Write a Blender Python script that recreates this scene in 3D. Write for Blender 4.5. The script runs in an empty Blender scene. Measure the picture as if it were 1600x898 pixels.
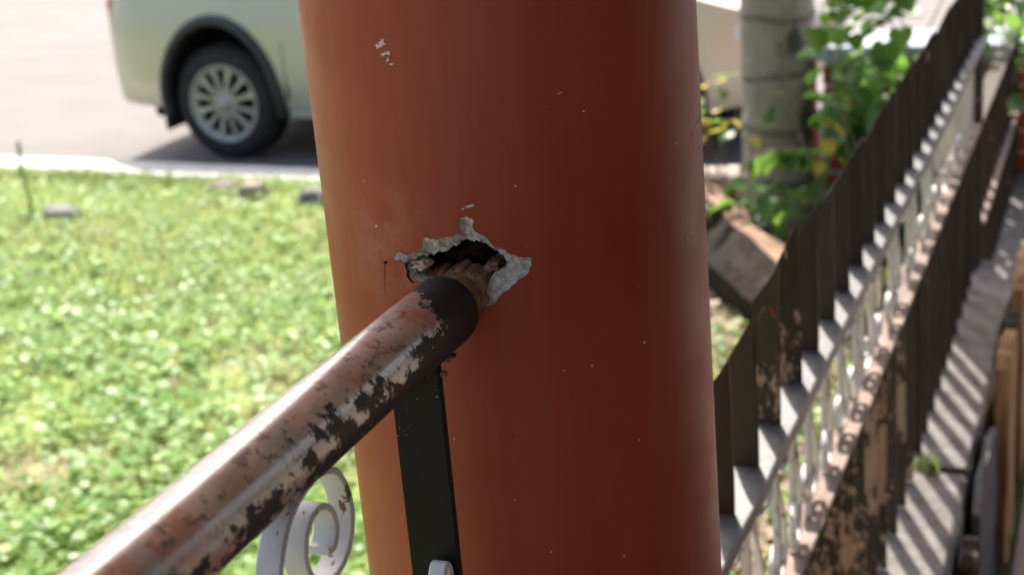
import bpy, bmesh, math, random
import numpy as np
from mathutils import Vector, Matrix
from mathutils.geometry import delaunay_2d_cdt
random.seed(7); rng = np.random.default_rng(7)
scene = bpy.context.scene
COL = scene.collection
R_ = math.radians

# ------------------------------------------------------------------ camera
# x runs along the railing away from the camera, y to the left (lawn side), z up; road surface is z = 0
CAMZ = 2.25
cam_d = bpy.data.cameras.new('camera'); cam = bpy.data.objects.new('camera', cam_d); COL.objects.link(cam)
cam_d.sensor_width = 22.3; cam_d.lens = 2380.0/1600*22.3; cam_d.clip_start = 0.02; cam_d.clip_end = 400
right = Vector((0.36066875, -0.92902572, -0.08263937)); up = Vector((0.32043219, 0.04021259, 0.94641754)); fwd = Vector((0.87592309, 0.36782355, -0.31219317))
m = Matrix((right, up, -fwd)).transposed().to_4x4(); m.translation = (0, 0, CAMZ)
cam.matrix_world = m
cam_d.dof.use_dof = True; cam_d.dof.focus_distance = 1.10; cam_d.dof.aperture_fstop = 5.0
scene.camera = cam
# ------------------------------------------------------------------ sky, sun, exposure
SUN_AZ = R_(24); SUN_EL = R_(52)                 # azimuth measured from +x towards +y
sun_dir = Vector((math.cos(SUN_EL)*math.cos(SUN_AZ), math.cos(SUN_EL)*math.sin(SUN_AZ), math.sin(SUN_EL)))
w = bpy.data.worlds.new('World'); scene.world = w; w.use_nodes = True
nt = w.node_tree; bg = nt.nodes['Background']
sky = nt.nodes.new('ShaderNodeTexSky'); sky.sky_type = 'NISHITA'; sky.sun_disc = False
sky.sun_elevation = SUN_EL; sky.sun_rotation = math.pi/2 - SUN_AZ; sky.dust_density = 5.0; sky.air_density = 1.0
nt.links.new(sky.outputs[0], bg.inputs[0]); bg.inputs[1].default_value = 0.15
sl = bpy.data.lights.new('sun', 'SUN'); sl.energy = 5.0; sl.angle = R_(0.5); sl.color = (1, 0.95, 0.87)
so = bpy.data.objects.new('sun', sl); COL.objects.link(so); so.location = (0, 0, 20)
so.rotation_euler = sun_dir.to_track_quat('Z', 'Y').to_euler()
vs = scene.view_settings; vs.view_transform = 'Standard'; vs.look = 'None'; vs.exposure = 1.15; vs.gamma = 1.0
scene.render.engine = 'CYCLES'

# ------------------------------------------------------------------ helpers
def link(o, parent=None):
    COL.objects.link(o)
    if parent is not None: o.parent = parent
    return o
def tag(o, label=None, cat=None, group=None, kind=None):
    if label: o['label'] = label
    if cat: o['category'] = cat
    if group: o['group'] = group
    if kind: o['kind'] = kind
    return o
def empty(name, loc, label, cat, group=None):
    o = bpy.data.objects.new(name, None); o.empty_display_size = .05; o.location = loc
    return tag(link(o), label, cat, group)
def mesh(name, v, f, mat=None, smooth=False):
    me = bpy.data.meshes.new(name); me.from_pydata([tuple(map(float, p)) for p in v], [], [tuple(map(int, q)) for q in f])
    if smooth: me.polygons.foreach_set('use_smooth', [True]*len(me.polygons))
    if mat: me.materials.append(mat)
    me.update(); return me
def part(name, v, f, mat, parent=None, smooth=False, world=True):
    """mesh object from world coordinates; made local to its parent's location"""
    v = np.asarray(v, float)
    if parent is not None and world:
        l = Vector((0, 0, 0)); p = parent
        while p is not None: l += p.location; p = p.parent
        v = v - np.array(l)
    return link(bpy.data.objects.new(name, mesh(name, v, f, mat, smooth)), parent)
def bmpart(name, bm, mat, parent=None, smooth=False):
    v = [tuple(x.co) for x in bm.verts]; bm.verts.index_update()
    f = [[x.index for x in q.verts] for q in bm.faces]; bm.free()
    return part(name, v, f, mat, parent, smooth)
def box(x0, x1, y0, y1, z0, z1, bev=0.0, jit=0.0, sub=0):
    bm = bmesh.new(); bmesh.ops.create_cube(bm, size=1)
    for q in bm.verts: q.co = Vector(((x0+x1)/2+q.co.x*(x1-x0), (y0+y1)/2+q.co.y*(y1-y0), (z0+z1)/2+q.co.z*(z1-z0)))
    if bev: bmesh.ops.bevel(bm, geom=bm.edges[:], offset=bev, segments=2, affect='EDGES', clamp_overlap=True)
    if sub: bmesh.ops.subdivide_edges(bm, edges=bm.edges[:], cuts=sub, use_grid_fill=True)
    if jit:
        for q in bm.verts: q.co += Vector((random.uniform(-jit, jit), random.uniform(-jit, jit), random.uniform(-jit, jit)))
    return bm
def tube(pts, rad, seg=12, caps=True):
    """generalised tube; rad scalar, list or per-point"""
    P = [Vector(p) for p in pts]; n = len(P); rr = rad if hasattr(rad, '__len__') else [rad]*n
    v = []; f = []; prev = None
    for i in range(n):
        t = (P[min(i+1, n-1)]-P[max(i-1, 0)]).normalized()
        if prev is None:
            a = Vector((0, 0, 1)) if abs(t.z) < .9 else Vector((1, 0, 0)); u = (a - t*a.dot(t)).normalized()
        else: u = (prev - t*prev.dot(t)).normalized()
        prev = u; b = t.cross(u)
        for k in range(seg):
            an = 2*math.pi*k/seg; v.append(P[i]+(u*math.cos(an)+b*math.sin(an))*rr[i])
    for i in range(n-1):
        for k in range(seg):
            f.append((i*seg+k, i*seg+(k+1) % seg, (i+1)*seg+(k+1) % seg, (i+1)*seg+k))
    if caps: f.append(tuple(range(seg-1, -1, -1))); f.append(tuple((n-1)*seg+k for k in range(seg)))
    return v, f
def inpoly(p, poly):
    x, y = p; c = False; n = len(poly)
    for i in range(n):
        x0, y0 = poly[i]; x1, y1 = poly[i-1]
        if (y0 > y) != (y1 > y) and x < (x1-x0)*(y-y0)/(y1-y0)+x0: c = not c
    return c

# ------------------------------------------------------------------ materials
def nodes(name):
    mt = bpy.data.materials.new(name); mt.use_nodes = True; t = mt.node_tree
    return mt, t, t.nodes['Principled BSDF'], t.nodes, t.links
def rgb(c): return (c[0], c[1], c[2], 1)
def noise(t, scale, detail=6, rough=.6, vec=None, dist=0):
    n = t.nodes.new('ShaderNodeTexNoise'); n.inputs['Scale'].default_value = scale; n.inputs['Detail'].default_value = detail
    n.inputs['Roughness'].default_value = rough; n.inputs['Distortion'].default_value = dist
    if vec is not None: t.links.new(vec, n.inputs['Vector'])
    return n.outputs[0]
def ramp(t, fac, stops):
    r = t.nodes.new('ShaderNodeValToRGB'); e = r.color_ramp.elements
    while len(e) < len(stops): e.new(.5)
    for el, (p, c) in zip(e, stops):
        el.position = p; el.color = rgb(c) if hasattr(c, '__len__') else (c, c, c, 1)
    t.links.new(fac, r.inputs[0]); return r.outputs[0]
def mix(t, fac, a, b):
    n = t.nodes.new('ShaderNodeMix'); n.data_type = 'RGBA'
    for s, val in ((n.inputs[0], fac), (n.inputs[6], a), (n.inputs[7], b)):
        if hasattr(val, 'is_output'): t.links.new(val, s)
        elif hasattr(val, '__len__'): s.default_value = rgb(val)
        else: s.default_value = val
    return n.outputs[2]
def mth(t, op, a, b=0.0):
    n = t.nodes.new('ShaderNodeMath'); n.operation = op
    for s, val in ((n.inputs[0], a), (n.inputs[1], b)):
        if hasattr(val, 'is_output'): t.links.new(val, s)
        else: s.default_value = val
    return n.outputs[0]
def coords(t, kind='Object', scale=(1, 1, 1), loc=(0, 0, 0)):
    c = t.nodes.new('ShaderNodeTexCoord'); mp = t.nodes.new('ShaderNodeMapping'); mp.inputs['Scale'].default_value = scale; mp.inputs['Location'].default_value = loc
    t.links.new(c.outputs[kind], mp.inputs[0]); return mp.outputs[0]
def worldpos(t, scale=(1, 1, 1)):
    g = t.nodes.new('ShaderNodeNewGeometry'); mp = t.nodes.new('ShaderNodeMapping'); mp.inputs['Scale'].default_value = scale
    t.links.new(g.outputs['Position'], mp.inputs[0]); return mp.outputs[0]
def bump(t, b, h, strength=.3, dist=.01):
    n = t.nodes.new('ShaderNodeBump'); n.inputs['Strength'].default_value = strength; n.inputs['Distance'].default_value = dist
    t.links.new(h, n.inputs['Height']); t.links.new(n.outputs[0], b.inputs['Normal'])
def simple(name, c0, c1, scale=20, rough=.6, bs=.2, bd=.005, metal=0.0, vec_scale=(1, 1, 1), detail=6):
    mt, t, b, N, L = nodes(name); vec = worldpos(t, vec_scale)
    n = noise(t, scale, detail, .6, vec); L.new(ramp(t, n, [(.3, c0), (.7, c1)]), b.inputs['Base Color'])
    b.inputs['Roughness'].default_value = rough; b.inputs['Metallic'].default_value = metal
    if rough >= .7: b.inputs['Specular IOR Level'].default_value = .18
    if bs: bump(t, b, n, bs, bd)
    return mt
M = {}
def column_paint():
    mt, t, b, N, L = nodes('column_paint'); v = worldpos(t)
    broad = noise(t, 5, 3, .5, v); streak = noise(t, 9, 4, .6, worldpos(t, (6, 6, .5)))
    c = mix(t, ramp(t, broad, [(.35, 0), (.65, 1)]), (.285, .043, .0155), (.345, .060, .024))
    c = mix(t, mth(t, 'MULTIPLY', ramp(t, streak, [(.42, 0), (.72, 1)]), .4), c, (.35, .095, .043))
    sp = noise(t, 330, 2, .5, v); spk = ramp(t, sp, [(.79, 0), (.81, 1)])
    c = mix(t, mth(t, 'MULTIPLY', spk, .75), c, (.6, .45, .36))
    dk = noise(t, 140, 2, .5, v); c = mix(t, mth(t, 'MULTIPLY', ramp(t, dk, [(.76, 0), (.79, 1)]), .6), c, (.09, .02, .012))
    dn_ = N.new('ShaderNodeVectorMath'); dn_.operation = 'DISTANCE'; L.new(v, dn_.inputs[0]); dn_.inputs[1].default_value = (.937, .485, 1.94)
    sc = mth(t, 'MULTIPLY', ramp(t, dn_.outputs['Value'], [(.01, 1), (.06, 0)]), ramp(t, noise(t, 45, 5, .65, v), [(.40, 0), (.65, 1)]))
    c = mix(t, mth(t, 'MULTIPLY', sc, .45), c, (.50, .22, .15))
    L.new(c, b.inputs['Base Color'])
    L.new(ramp(t, noise(t, 18, 5, .6, v), [(.3, .40), (.7, .56)]), b.inputs['Roughness'])
    b.inputs['Specular IOR Level'].default_value = .28
    bump(t, b, mth(t, 'ADD', mth(t, 'MULTIPLY', noise(t, 60, 4, .55, v), .5), mth(t, 'MULTIPLY', noise(t, 14, 2, .5, v), 1.0)), .22, .0012)
    return mt
M['column'] = column_paint()
M['plaster'] = simple('broken_plaster', (.30, .28, .23), (.74, .72, .66), 170, .85, .8, .003)
M['chip'] = simple('bare_plaster_chip', (.55, .50, .44), (.72, .68, .62), 300, .85, .4, .001)
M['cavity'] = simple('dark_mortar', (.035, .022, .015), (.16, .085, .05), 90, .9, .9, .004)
M['sleeve'] = simple('brown_sleeve', (.26, .12, .075), (.40, .24, .17), 110, .7, .6, .002)
M['pink'] = simple('pinkish_plaster', (.34, .20, .14), (.58, .44, .36), 150, .85, .6, .002)
M['crack'] = simple('crack_gap', (.006, .004, .003), (.02, .01, .008), 200, .9, 0)
def pipe_mat():
    mt, t, b, N, L = nodes('pipe_worn_paint'); v = coords(t)          # object coords: x along pipe, origin at pipe end on its axis
    sep = N.new('ShaderNodeSeparateXYZ'); L.new(v, sep.inputs[0])
    x, y, z = sep.outputs
    big = noise(t, 15, 3, .55, coords(t, scale=(.75, 1.2, 1.2))); med = noise(t, 70, 8, .75, coords(t, scale=(.8, 1, 1))); fine = noise(t, 230, 4, .6, v)
    # remaining dark paint: thick towards the column end and on the lower porch side, worn through on top
    low = mth(t, 'MULTIPLY', mth(t, 'ADD', mth(t, 'MULTIPLY', y, .62), mth(t, 'MULTIPLY', z, .78)), -1/.0256)
    near = mth(t, 'MINIMUM', mth(t, 'MAXIMUM', mth(t, 'MULTIPLY', mth(t, 'ADD', x, .20), 6.0), 0.0), .62)
    bias = mth(t, 'MULTIPLY', mth(t, 'ADD', mth(t, 'SUBTRACT', low, .62), near), .95)
    end = mth(t, 'MINIMUM', mth(t, 'MAXIMUM', mth(t, 'MULTIPLY', mth(t, 'ADD', x, .075), 26.0), 0.0), 1.7)
    far = mth(t, 'MAXIMUM', mth(t, 'MULTIPLY', mth(t, 'ADD', x, .20), 1.3), -.38)
    far = mth(t, 'MINIMUM', far, 0.0)
    sv_ = mth(t, 'ADD', mth(t, 'ADD', bias, mth(t, 'ADD', end, far)), mth(t, 'ADD', mth(t, 'MULTIPLY', mth(t, 'SUBTRACT', big, .5), 3.2), mth(t, 'ADD', mth(t, 'MULTIPLY', mth(t, 'SUBTRACT', med, .5), 3.6), mth(t, 'MULTIPLY', mth(t, 'SUBTRACT', fine, .5), 1.0))))
    dark = ramp(t, mth(t, 'ADD', mth(t, 'MULTIPLY', sv_, .2), .5), [(.495, 0), (.505, 1)])
    tan = mix(t, ramp(t, noise(t, 26, 5, .6, v), [(.35, 0), (.68, 1)]), (.38, .25, .185), (.56, .42, .355))
    grey = ramp(t, noise(t, 21, 5, .65, coords(t, loc=(3, 1, 2), scale=(.5, 1, 1))), [(.52, 0), (.58, 1)])
    tan = mix(t, mth(t, 'MULTIPLY', grey, .65), tan, (.30, .28, .28))
    red = ramp(t, mth(t, 'ADD', mth(t, 'MULTIPLY', noise(t, 24, 4, .6, coords(t, loc=(7, 2, 5))), .8), mth(t, 'MULTIPLY', fine, .25)), [(.585, 0), (.635, 1)])
    tan = mix(t, mth(t, 'MULTIPLY', red, .8), tan, (.46, .15, .095))
    dots = ramp(t, mth(t, 'ADD', mth(t, 'MULTIPLY', noise(t, 120, 4, .65, v), .7), mth(t, 'MULTIPLY', med, .4)), [(.597, 0), (.612, 1)])
    tan = mix(t, mth(t, 'MULTIPLY', dots, .75), tan, (.10, .06, .05))
    dk = mix(t, fine, (.022, .019, .019), (.050, .043, .042))
    L.new(mix(t, dark, tan, dk), b.inputs['Base Color'])
    L.new(mth(t, 'ADD', mth(t, 'MULTIPLY', dark, .26), mth(t, 'ADD', mth(t, 'MULTIPLY', med, .30), .17)), b.inputs['Roughness'])
    L.new(mth(t, 'SUBTRACT', .85, mth(t, 'MULTIPLY', dark, .65)), b.inputs['Specular IOR Level']); L.new(mth(t, 'SUBTRACT', .7, mth(t, 'MULTIPLY', dark, .66)), b.inputs['Coat Weight']); b.inputs['Coat Roughness'].default_value = .17; b.inputs['Coat IOR'].default_value = 1.6
    bump(t, b, mth(t, 'ADD', mth(t, 'MULTIPLY', dark, .8), mth(t, 'MULTIPLY', fine, .25)), .6, .0009)
    return mt
M['pipe'] = pipe_mat()
def black_mat():
    mt, t, b, N, L = nodes('black_flat_bar'); v = worldpos(t)
    n = noise(t, 150, 6, .7, v); c = mix(t, n, (.008, .007, .006), (.018, .015, .013))
    ch = ramp(t, mth(t, 'ADD', mth(t, 'MULTIPLY', noise(t, 260, 3, .6, v), .75), mth(t, 'MULTIPLY', noise(t, 30, 3, .6, v), .35)), [(.725, 0), (.735, 1)])
    L.new(mix(t, ch, c, (.30, .21, .16)), b.inputs['Base Color']); b.inputs['Roughness'].default_value = .7; b.inputs['Specular IOR Level'].default_value = .2
    bump(t, b, n, .4, .001); return mt
M['black'] = black_mat()
def picket_mat(amount, name, zmid, red=.2):
    mt, t, b, N, L = nodes(name); v = worldpos(t, (1, 1, .45))
    n1 = noise(t, 48, 7, .72, v); n2 = noise(t, 130, 4, .6, v); big = noise(t, 4.5, 3, .5, worldpos(t, (1.3, 1.3, 1)))
    s = mth(t, 'ADD', mth(t, 'ADD', mth(t, 'MULTIPLY', n1, .62), mth(t, 'MULTIPLY', n2, .28)), mth(t, 'MULTIPLY', big, .5))
    peel = ramp(t, s, [(amount, 0), (amount+.03, 1)])
    c = mix(t, n2, (.036, .025, .017), (.060, .043, .030))
    wood = mix(t, n1, (.26, .15, .095), (.48, .31, .22))
    c = mix(t, peel, c, wood)
    rr = ramp(t, noise(t, 40, 3, .5, worldpos(t, (1, 1, .6))), [(.70, 0), (.73, 1)])
    c = mix(t, mth(t, 'MULTIPLY', rr, red), c, (.32, .03, .02))
    L.new(c, b.inputs['Base Color']); b.inputs['Roughness'].default_value = .6; b.inputs['Specular IOR Level'].default_value = .2
    bump(t, b, peel, .4, -.002)
    return mt
M['picket'] = picket_mat(.86, 'picket_paint', 1.5); M['picket_worn'] = picket_mat(.755, 'picket_paint_peeling', 1.5, .5); M['picket_bare'] = picket_mat(.70, 'picket_paint_bare', 1.5, .6)
M['rail'] = simple('grey_rail_paint', (.075, .077, .080), (.155, .150, .145), 55, .5, .3, .002)
M['rail_tan'] = simple('weathered_lower_rail', (.14, .095, .075), (.30, .23, .19), 45, .7, .4, .003)
def scroll_mat():
    mt, t, b, N, L = nodes('white_scroll_paint'); v = worldpos(t)
    n = noise(t, 55, 5, .65, v); c = mix(t, n, (.55, .54, .53), (.72, .71, .70))
    rust = ramp(t, noise(t, 75, 4, .6, worldpos(t, (1, 1, .6))), [(.61, 0), (.63, 1)]); c = mix(t, rust, c, mix(t, noise(t, 160, 3, .6, v), (.04, .02, .015), (.34, .15, .06)))
    L.new(c, b.inputs['Base Color']); b.inputs['Roughness'].default_value = .5; bump(t, b, noise(t, 140, 4, .6, v), .35, .002)
    return mt
M['scroll'] = scroll_mat()
def dirty_scroll():
    mt, t, b, N, L = nodes('dirty_scroll_paint'); v = worldpos(t)
    c = mix(t, noise(t, 40, 5, .65, v), (.50, .46, .41), (.72, .68, .63))
    c = mix(t, ramp(t, noise(t, 38, 6, .7, worldpos(t, (1, 1, .7))), [(.58, 0), (.62, 1)]), c, mix(t, noise(t, 120, 3, .6, v), (.06, .035, .025), (.34, .19, .13)))
    L.new(c, b.inputs['Base Color']); b.inputs['Roughness'].default_value = .65; bump(t, b, noise(t, 140, 4, .6, v), .4, .002)
    return mt
M['scroll_dirty'] = dirty_scroll()
M['concrete'] = simple('weathered_concrete', (.10, .09, .085), (.20, .18, .17), 22, .85, .5, .004, detail=9)
M['concrete_pale'] = simple('pale_coping', (.30, .33, .37), (.42, .45, .49), 12, .7, .3, .004)
M['concrete_dark'] = simple('dark_concrete', (.05, .048, .05), (.16, .15, .15), 30, .85, .6, .005, vec_scale=(1, 1, .25), detail=9)  # darker grey concrete with vertical streaks
M['timber'] = simple('weathered_timber', (.15, .075, .032), (.52, .31, .15), 26, .8, .7, .006, vec_scale=(1, 1, .09), detail=8)
M['timber_dark'] = simple('gap_shade_timber', (.012, .010, .008), (.10, .075, .055), 45, .85, .8, .006, vec_scale=(1, 1, .3), detail=8)  # near-black tone painted in for the shaded gaps between planks
def road_mat():
    mt, t, b, N, L = nodes('concrete_road'); v = worldpos(t)
    n = noise(t, 1.1, 8, .7, worldpos(t, (1, .35, 1))); g = noise(t, 90, 5, .7, v); st = ramp(t, noise(t, 2.6, 6, .7, v), [(.56, 0), (.72, 1)])
    c = mix(t, ramp(t, n, [(.35, 0), (.65, 1)]), (.102, .089, .083), (.146, .131, .124)); c = mix(t, mth(t, 'MULTIPLY', g, .5), c, (.20, .185, .175)); c = mix(t, mth(t, 'MULTIPLY', st, .45), c, (.085, .075, .07))
    L.new(c, b.inputs['Base Color']); b.inputs['Roughness'].default_value = .9; bump(t, b, g, .4, .004); return mt
M['road'] = road_mat()
M['kerb'] = simple('white_kerb', (.40, .385, .36), (.55, .54, .51), 9, .8, .3, .004)
M['stone'] = simple('pale_stone', (.20, .15, .12), (.40, .34, .29), 18, .85, .6, .01)
M['stone_grey'] = simple('grey_stone', (.09, .085, .08), (.22, .21, .20), 18, .85, .6, .01)
M['wall'] = simple('house_plaster', (.26, .19, .15), (.33, .25, .20), 4, .8, .2, .004)
M['ceil'] = simple('roof_boards', (.24, .19, .16), (.31, .25, .21), 6, .8, .2, .004)
M['floor'] = simple('porch_tiles', (.20, .12, .09), (.28, .18, .14), 8, .6, .2, .003)
M['brick'] = simple('red_painted_brick', (.26, .045, .028), (.42, .095, .06), 25, .75, .5, .006)
M['mortar'] = simple('white_mortar', (.45, .42, .38), (.62, .58, .54), 30, .9, .4, .004)
M['log'] = simple('log_lit_top', (.14, .08, .05), (.34, .22, .15), 16, .85, .7, .015, vec_scale=(1, 1, 2), detail=9)  # pale tone standing for sunlight on the log's top
M['log_dark'] = simple('log_shaded_side', (.008, .005, .004), (.030, .019, .014), 22, .9, .8, .02)  # near-black tone standing for the log's shaded sides
M['twig'] = simple('dry_twig', (.16, .11, .08), (.32, .24, .18), 30, .8, .3, .003)
def soil_mat():
    mt, t, b, N, L = nodes('lawn_soil'); v = worldpos(t)
    n = noise(t, 6, 8, .7, v); g = noise(t, 1.3, 4, .6, v); n3 = noise(t, 45, 6, .7, v)
    soil = mix(t, n, (.13, .085, .055), (.30, .22, .16)); grass = mix(t, n3, (.15, .21, .05), (.27, .34, .10))
    L.new(mix(t, ramp(t, g, [(.36, .25), (.52, .9)]), soil, grass), b.inputs['Base Color']); b.inputs['Roughness'].default_value = .95
    bump(t, b, mth(t, 'ADD', n, n3), .7, .02)
    return mt
M['soil'] = soil_mat()
def leaf_mat(name, stops, trans=.5, rough=.45, attr=True):
    mt, t, b, N, L = nodes(name)
    if attr:
        a = N.new('ShaderNodeAttribute'); a.attribute_name = 'tone'; fac = a.outputs['Fac']
    else: fac = N.new('ShaderNodeObjectInfo').outputs['Random']
    c = ramp(t, fac, stops)
    c = mix(t, mth(t, 'MULTIPLY', noise(t, 30, 3, .5, worldpos(t)), .35), c, tuple(k*.55 for k in stops[0][1]))
    L.new(c, b.inputs['Base Color']); b.inputs['Roughness'].default_value = rough
    tr = N.new('ShaderNodeBsdfTranslucent'); L.new(mix(t, .5, c, tuple(min(1, k*1.6) for k in stops[-1][1])), tr.inputs[0])
    mx = N.new('ShaderNodeMixShader'); mx.inputs[0].default_value = trans
    L.new(b.outputs[0], mx.inputs[1]); L.new(tr.outputs[0], mx.inputs[2]); L.new(mx.outputs[0], N['Material Output'].inputs[0])
    return mt
M['weed'] = leaf_mat('lawn_weed_leaf', [(0, (.09, .21, .04)), (.5, (.215, .40, .095)), (.85, (.31, .49, .14)), (1, (.43, .50, .20))], .55, .45)
M['grass'] = leaf_mat('grass_blade', [(0, (.10, .20, .035)), (.6, (.22, .35, .08)), (1, (.42, .42, .18))], .55, .55)
M['dry_leaf'] = leaf_mat('dry_leaf', [(0, (.10, .055, .03)), (.5, (.24, .15, .09)), (1, (.42, .31, .21))], .2, .6)
M['leaf'] = leaf_mat('vine_leaf', [(0, (.05, .13, .025)), (.6, (.10, .22, .04)), (1, (.17, .29, .05))], .55, .35, False)
M['leaf_yellow'] = leaf_mat('yellow_leaf', [(0, (.45, .36, .04)), (1, (.62, .52, .08))], .45, .45, False)
def trunk_mat():
    mt, t, b, N, L = nodes('palm_trunk'); v = worldpos(t)
    n = noise(t, 14, 6, .65, worldpos(t, (1, 1, .5))); n2 = noise(t, 60, 5, .6, v)
    c = mix(t, ramp(t, n, [(.35, 0), (.7, 1)]), (.26, .205, .165), (.38, .315, .27))
    c = mix(t, ramp(t, noise(t, 5, 3, .6, worldpos(t, (1, 1, .8))), [(.60, 0), (.68, 1)]), c, (.07, .05, .04))
    L.new(c, b.inputs['Base Color']); b.inputs['Roughness'].default_value = .9; bump(t, b, mth(t, 'ADD', n, n2), .5, .01)
    return mt
M['trunk'] = trunk_mat(); M['ring'] = simple('trunk_ring', (.13, .105, .085), (.23, .19, .16), 40, .9, .5, .01); M['scar'] = simple('leaf_scar', (.07, .055, .045), (.16, .135, .115), 40, .9, .5, .01)
def car_paint():
    mt, t, b, N, L = nodes('silver_green_paint')
    b.inputs['Base Color'].default_value = (.52, .475, .36, 1); b.inputs['Metallic'].default_value = .2; b.inputs['Roughness'].default_value = .38
    b.inputs['Coat Weight'].default_value = .25; b.inputs['Coat Roughness'].default_value = .15
    n = noise(t, 30, 4, .6, worldpos(t)); L.new(ramp(t, n, [(.3, .33), (.7, .45)]), b.inputs['Roughness'])
    return mt
M['car'] = car_paint()
M['rubber'] = simple('tyre_rubber', (.022, .022, .022), (.045, .043, .041), 30, .8, .3, .003)
M['plastic'] = simple('dark_trim', (.018, .019, .021), (.035, .036, .038), 40, .55, .2, .002)
M['alloy'] = simple('alloy_rim', (.33, .32, .28), (.44, .43, .385), 20, .45, 0, metal=.4)
M['black_gap'] = simple('brake_dark', (.008, .008, .008), (.02, .02, .02), 20, .8, 0)
def glass(name, c, rough=.05):
    mt, t, b, N, L = nodes(name); b.inputs['Base Color'].default_value = rgb(c); b.inputs['Roughness'].default_value = rough; b.inputs['Coat Weight'].default_value = .5
    n = noise(t, 3, 2, .5, worldpos(t)); L.new(mix(t, n, c, tuple(k*1.15 for k in c)), b.inputs['Base Color']); return mt
M['glass'] = glass('tinted_glass', (.02, .024, .027)); M['red_lens'] = glass('red_lens', (.42, .05, .04), .15); M['lamp'] = glass('clear_lens', (.6, .62, .64), .1)

# ------------------------------------------------------------------ ground, road, kerb, porch
Zr = 0.0; Zl = 0.13; Zled = 0.61; Zfl = 0.20
# kerb line: near edge passes (7.82, 6.86) and (7.60, 4.35)
KD = Vector((-.088, -1, 0)).normalized(); KN = Vector((KD.y, -KD.x, 0)); KN = -KN if KN.x < 0 else KN
def kp(s, off, z): q = Vector((7.70, 5.60, 0)) + KD*s + KN*off; return (q.x, q.y, z)
def grid(name, x0, x1, y0, y1, nx, ny, zf, mat):
    xs = np.linspace(x0, x1, nx); ys = np.linspace(y0, y1, ny); v = [(x, y, zf(x, y)) for y in ys for x in xs]
    f = [(j*nx+i, j*nx+i+1, (j+1)*nx+i+1, (j+1)*nx+i) for j in range(ny-1) for i in range(nx-1)]
    return part(name, v, f, mat, None, True)
tag(part('road', [(-150, -200, -.004), (250, -200, -.004), (250, 200, -.004), (-150, 200, -.004)], [(0, 1, 2, 3)], M['road']), kind='structure')
# far road joints (grooves between slabs)
def lz(x, y): return Zl + .018*math.sin(x*2.1+y*1.3) + .012*math.sin(x*4.7-y*3.1) - .01
lawn_v = []; lawn_f = []; NS, NO = 90, 46
for i in range(NS):
    s = -9 + 18*i/(NS-1)
    for j in range(NO):
        o = -9.0*(1-j/(NO-1))**1.0 ; p = kp(s, o, 0); edge = 0 if j == NO-1 else 1
        lawn_v.append((p[0], p[1], (lz(p[0], p[1])) if edge else Zl-.03))
for i in range(NS-1):
    for j in range(NO-1):
        a = i*NO+j; lawn_f.append((a, a+NO, a+NO+1, a+1))
tag(part('lawn', lawn_v, lawn_f, M['soil'], None, True), kind='structure')
kv = []; kf = []
prof = [(-.02, -.05), (-.0, Zl+.012), (.02, Zl+.022), (.27, Zl+.022), (.305, Zl), (.32, -.05)]
NK = 46
for i in range(NK):
    s = -11 + 24*i/(NK-1)
    for o, z in prof: p = kp(s, o+.008*math.sin(i*1.7), z); kv.append(p)
for i in range(NK-1):
    for j in range(len(prof)-1):
        a = i*len(prof)+j; kf.append((a, a+1, a+1+len(prof), a+len(prof)))
ko = tag(part('kerb', kv, kf, M['kerb']), kind='structure')
# porch: floor, unseen house wall that cuts light from the right, roof that the column carries
tag(bmpart('porch_floor', box(-4, 1.2, -2.3, .28, -.05, Zfl), M['floor']), kind='structure')
tag(bmpart('porch_floor', box(1.21, 6.5, -2.3, .22, -.05, Zfl-.02), M['floor']), kind='structure')
tag(bmpart('unseen_house_wall', box(-4, 3.3, -2.5, -2.305, -.05, 3.9), M['wall']), kind='structure')  # out of view; added and sized to hold back skylight from the right
tag(bmpart('porch_roof', box(-4.2, 6.2, -2.6, 1.05, 3.46, 3.62), M['ceil']), kind='structure')
tag(bmpart('porch_beam', box(-4.1, 6.1, .36, .53, 3.22, 3.456), M['ceil']), kind='structure')

# ------------------------------------------------------------------ column with its broken hole
CX, CY, CR = 1.082, .4457, .15
def cyl(u, z, r=CR):                                  # u = arc length (m) around the column, 0 faces -x
    ph = u/CR; return (CX - r*math.cos(ph), CY - r*math.sin(ph), z)
col = empty('round_column', (CX, CY, Zfl), 'thick round brown painted porch column with a broken hole where the handrail enters', 'column')
H1 = [(-38.9, -316.3), (-36.0, -312.0), (-32.3, -310.0), (-28.0, -311.8), (-23.8, -311.3), (-20, -309.2), (-15.9, -309.9), (-13.2, -305.5), (-11.4, -299.9), (-8.0, -297.6), (-4.5, -298.9), (1.7, -298.9), (7.5, -296.6), (12.3, -296.2), (18.5, -292.6), (18.2, -288), (19.1, -283.3), (23.8, -281.4), (28.7, -284.1), (27.6, -289), (28.4, -292.8), (34.6, -296.1), (38.3, -300.1), (41.9, -305.3), (47.4, -306.5), (52.6, -311.1), (60.4, -313.7), (67.1, -314.9), (66.5, -320.7), (63.4, -326.3), (55.8, -330.7), (49.7, -336.2), (44.8, -338.6), (41.1, -342.5), (36.6, -347.4), (32.4, -348.6), (26.9, -354.0), (8.7, -347.0), (-11, -333), (-23.6, -329.0), (-25.4, -322.0), (-30.0, -317.0)]
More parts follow.
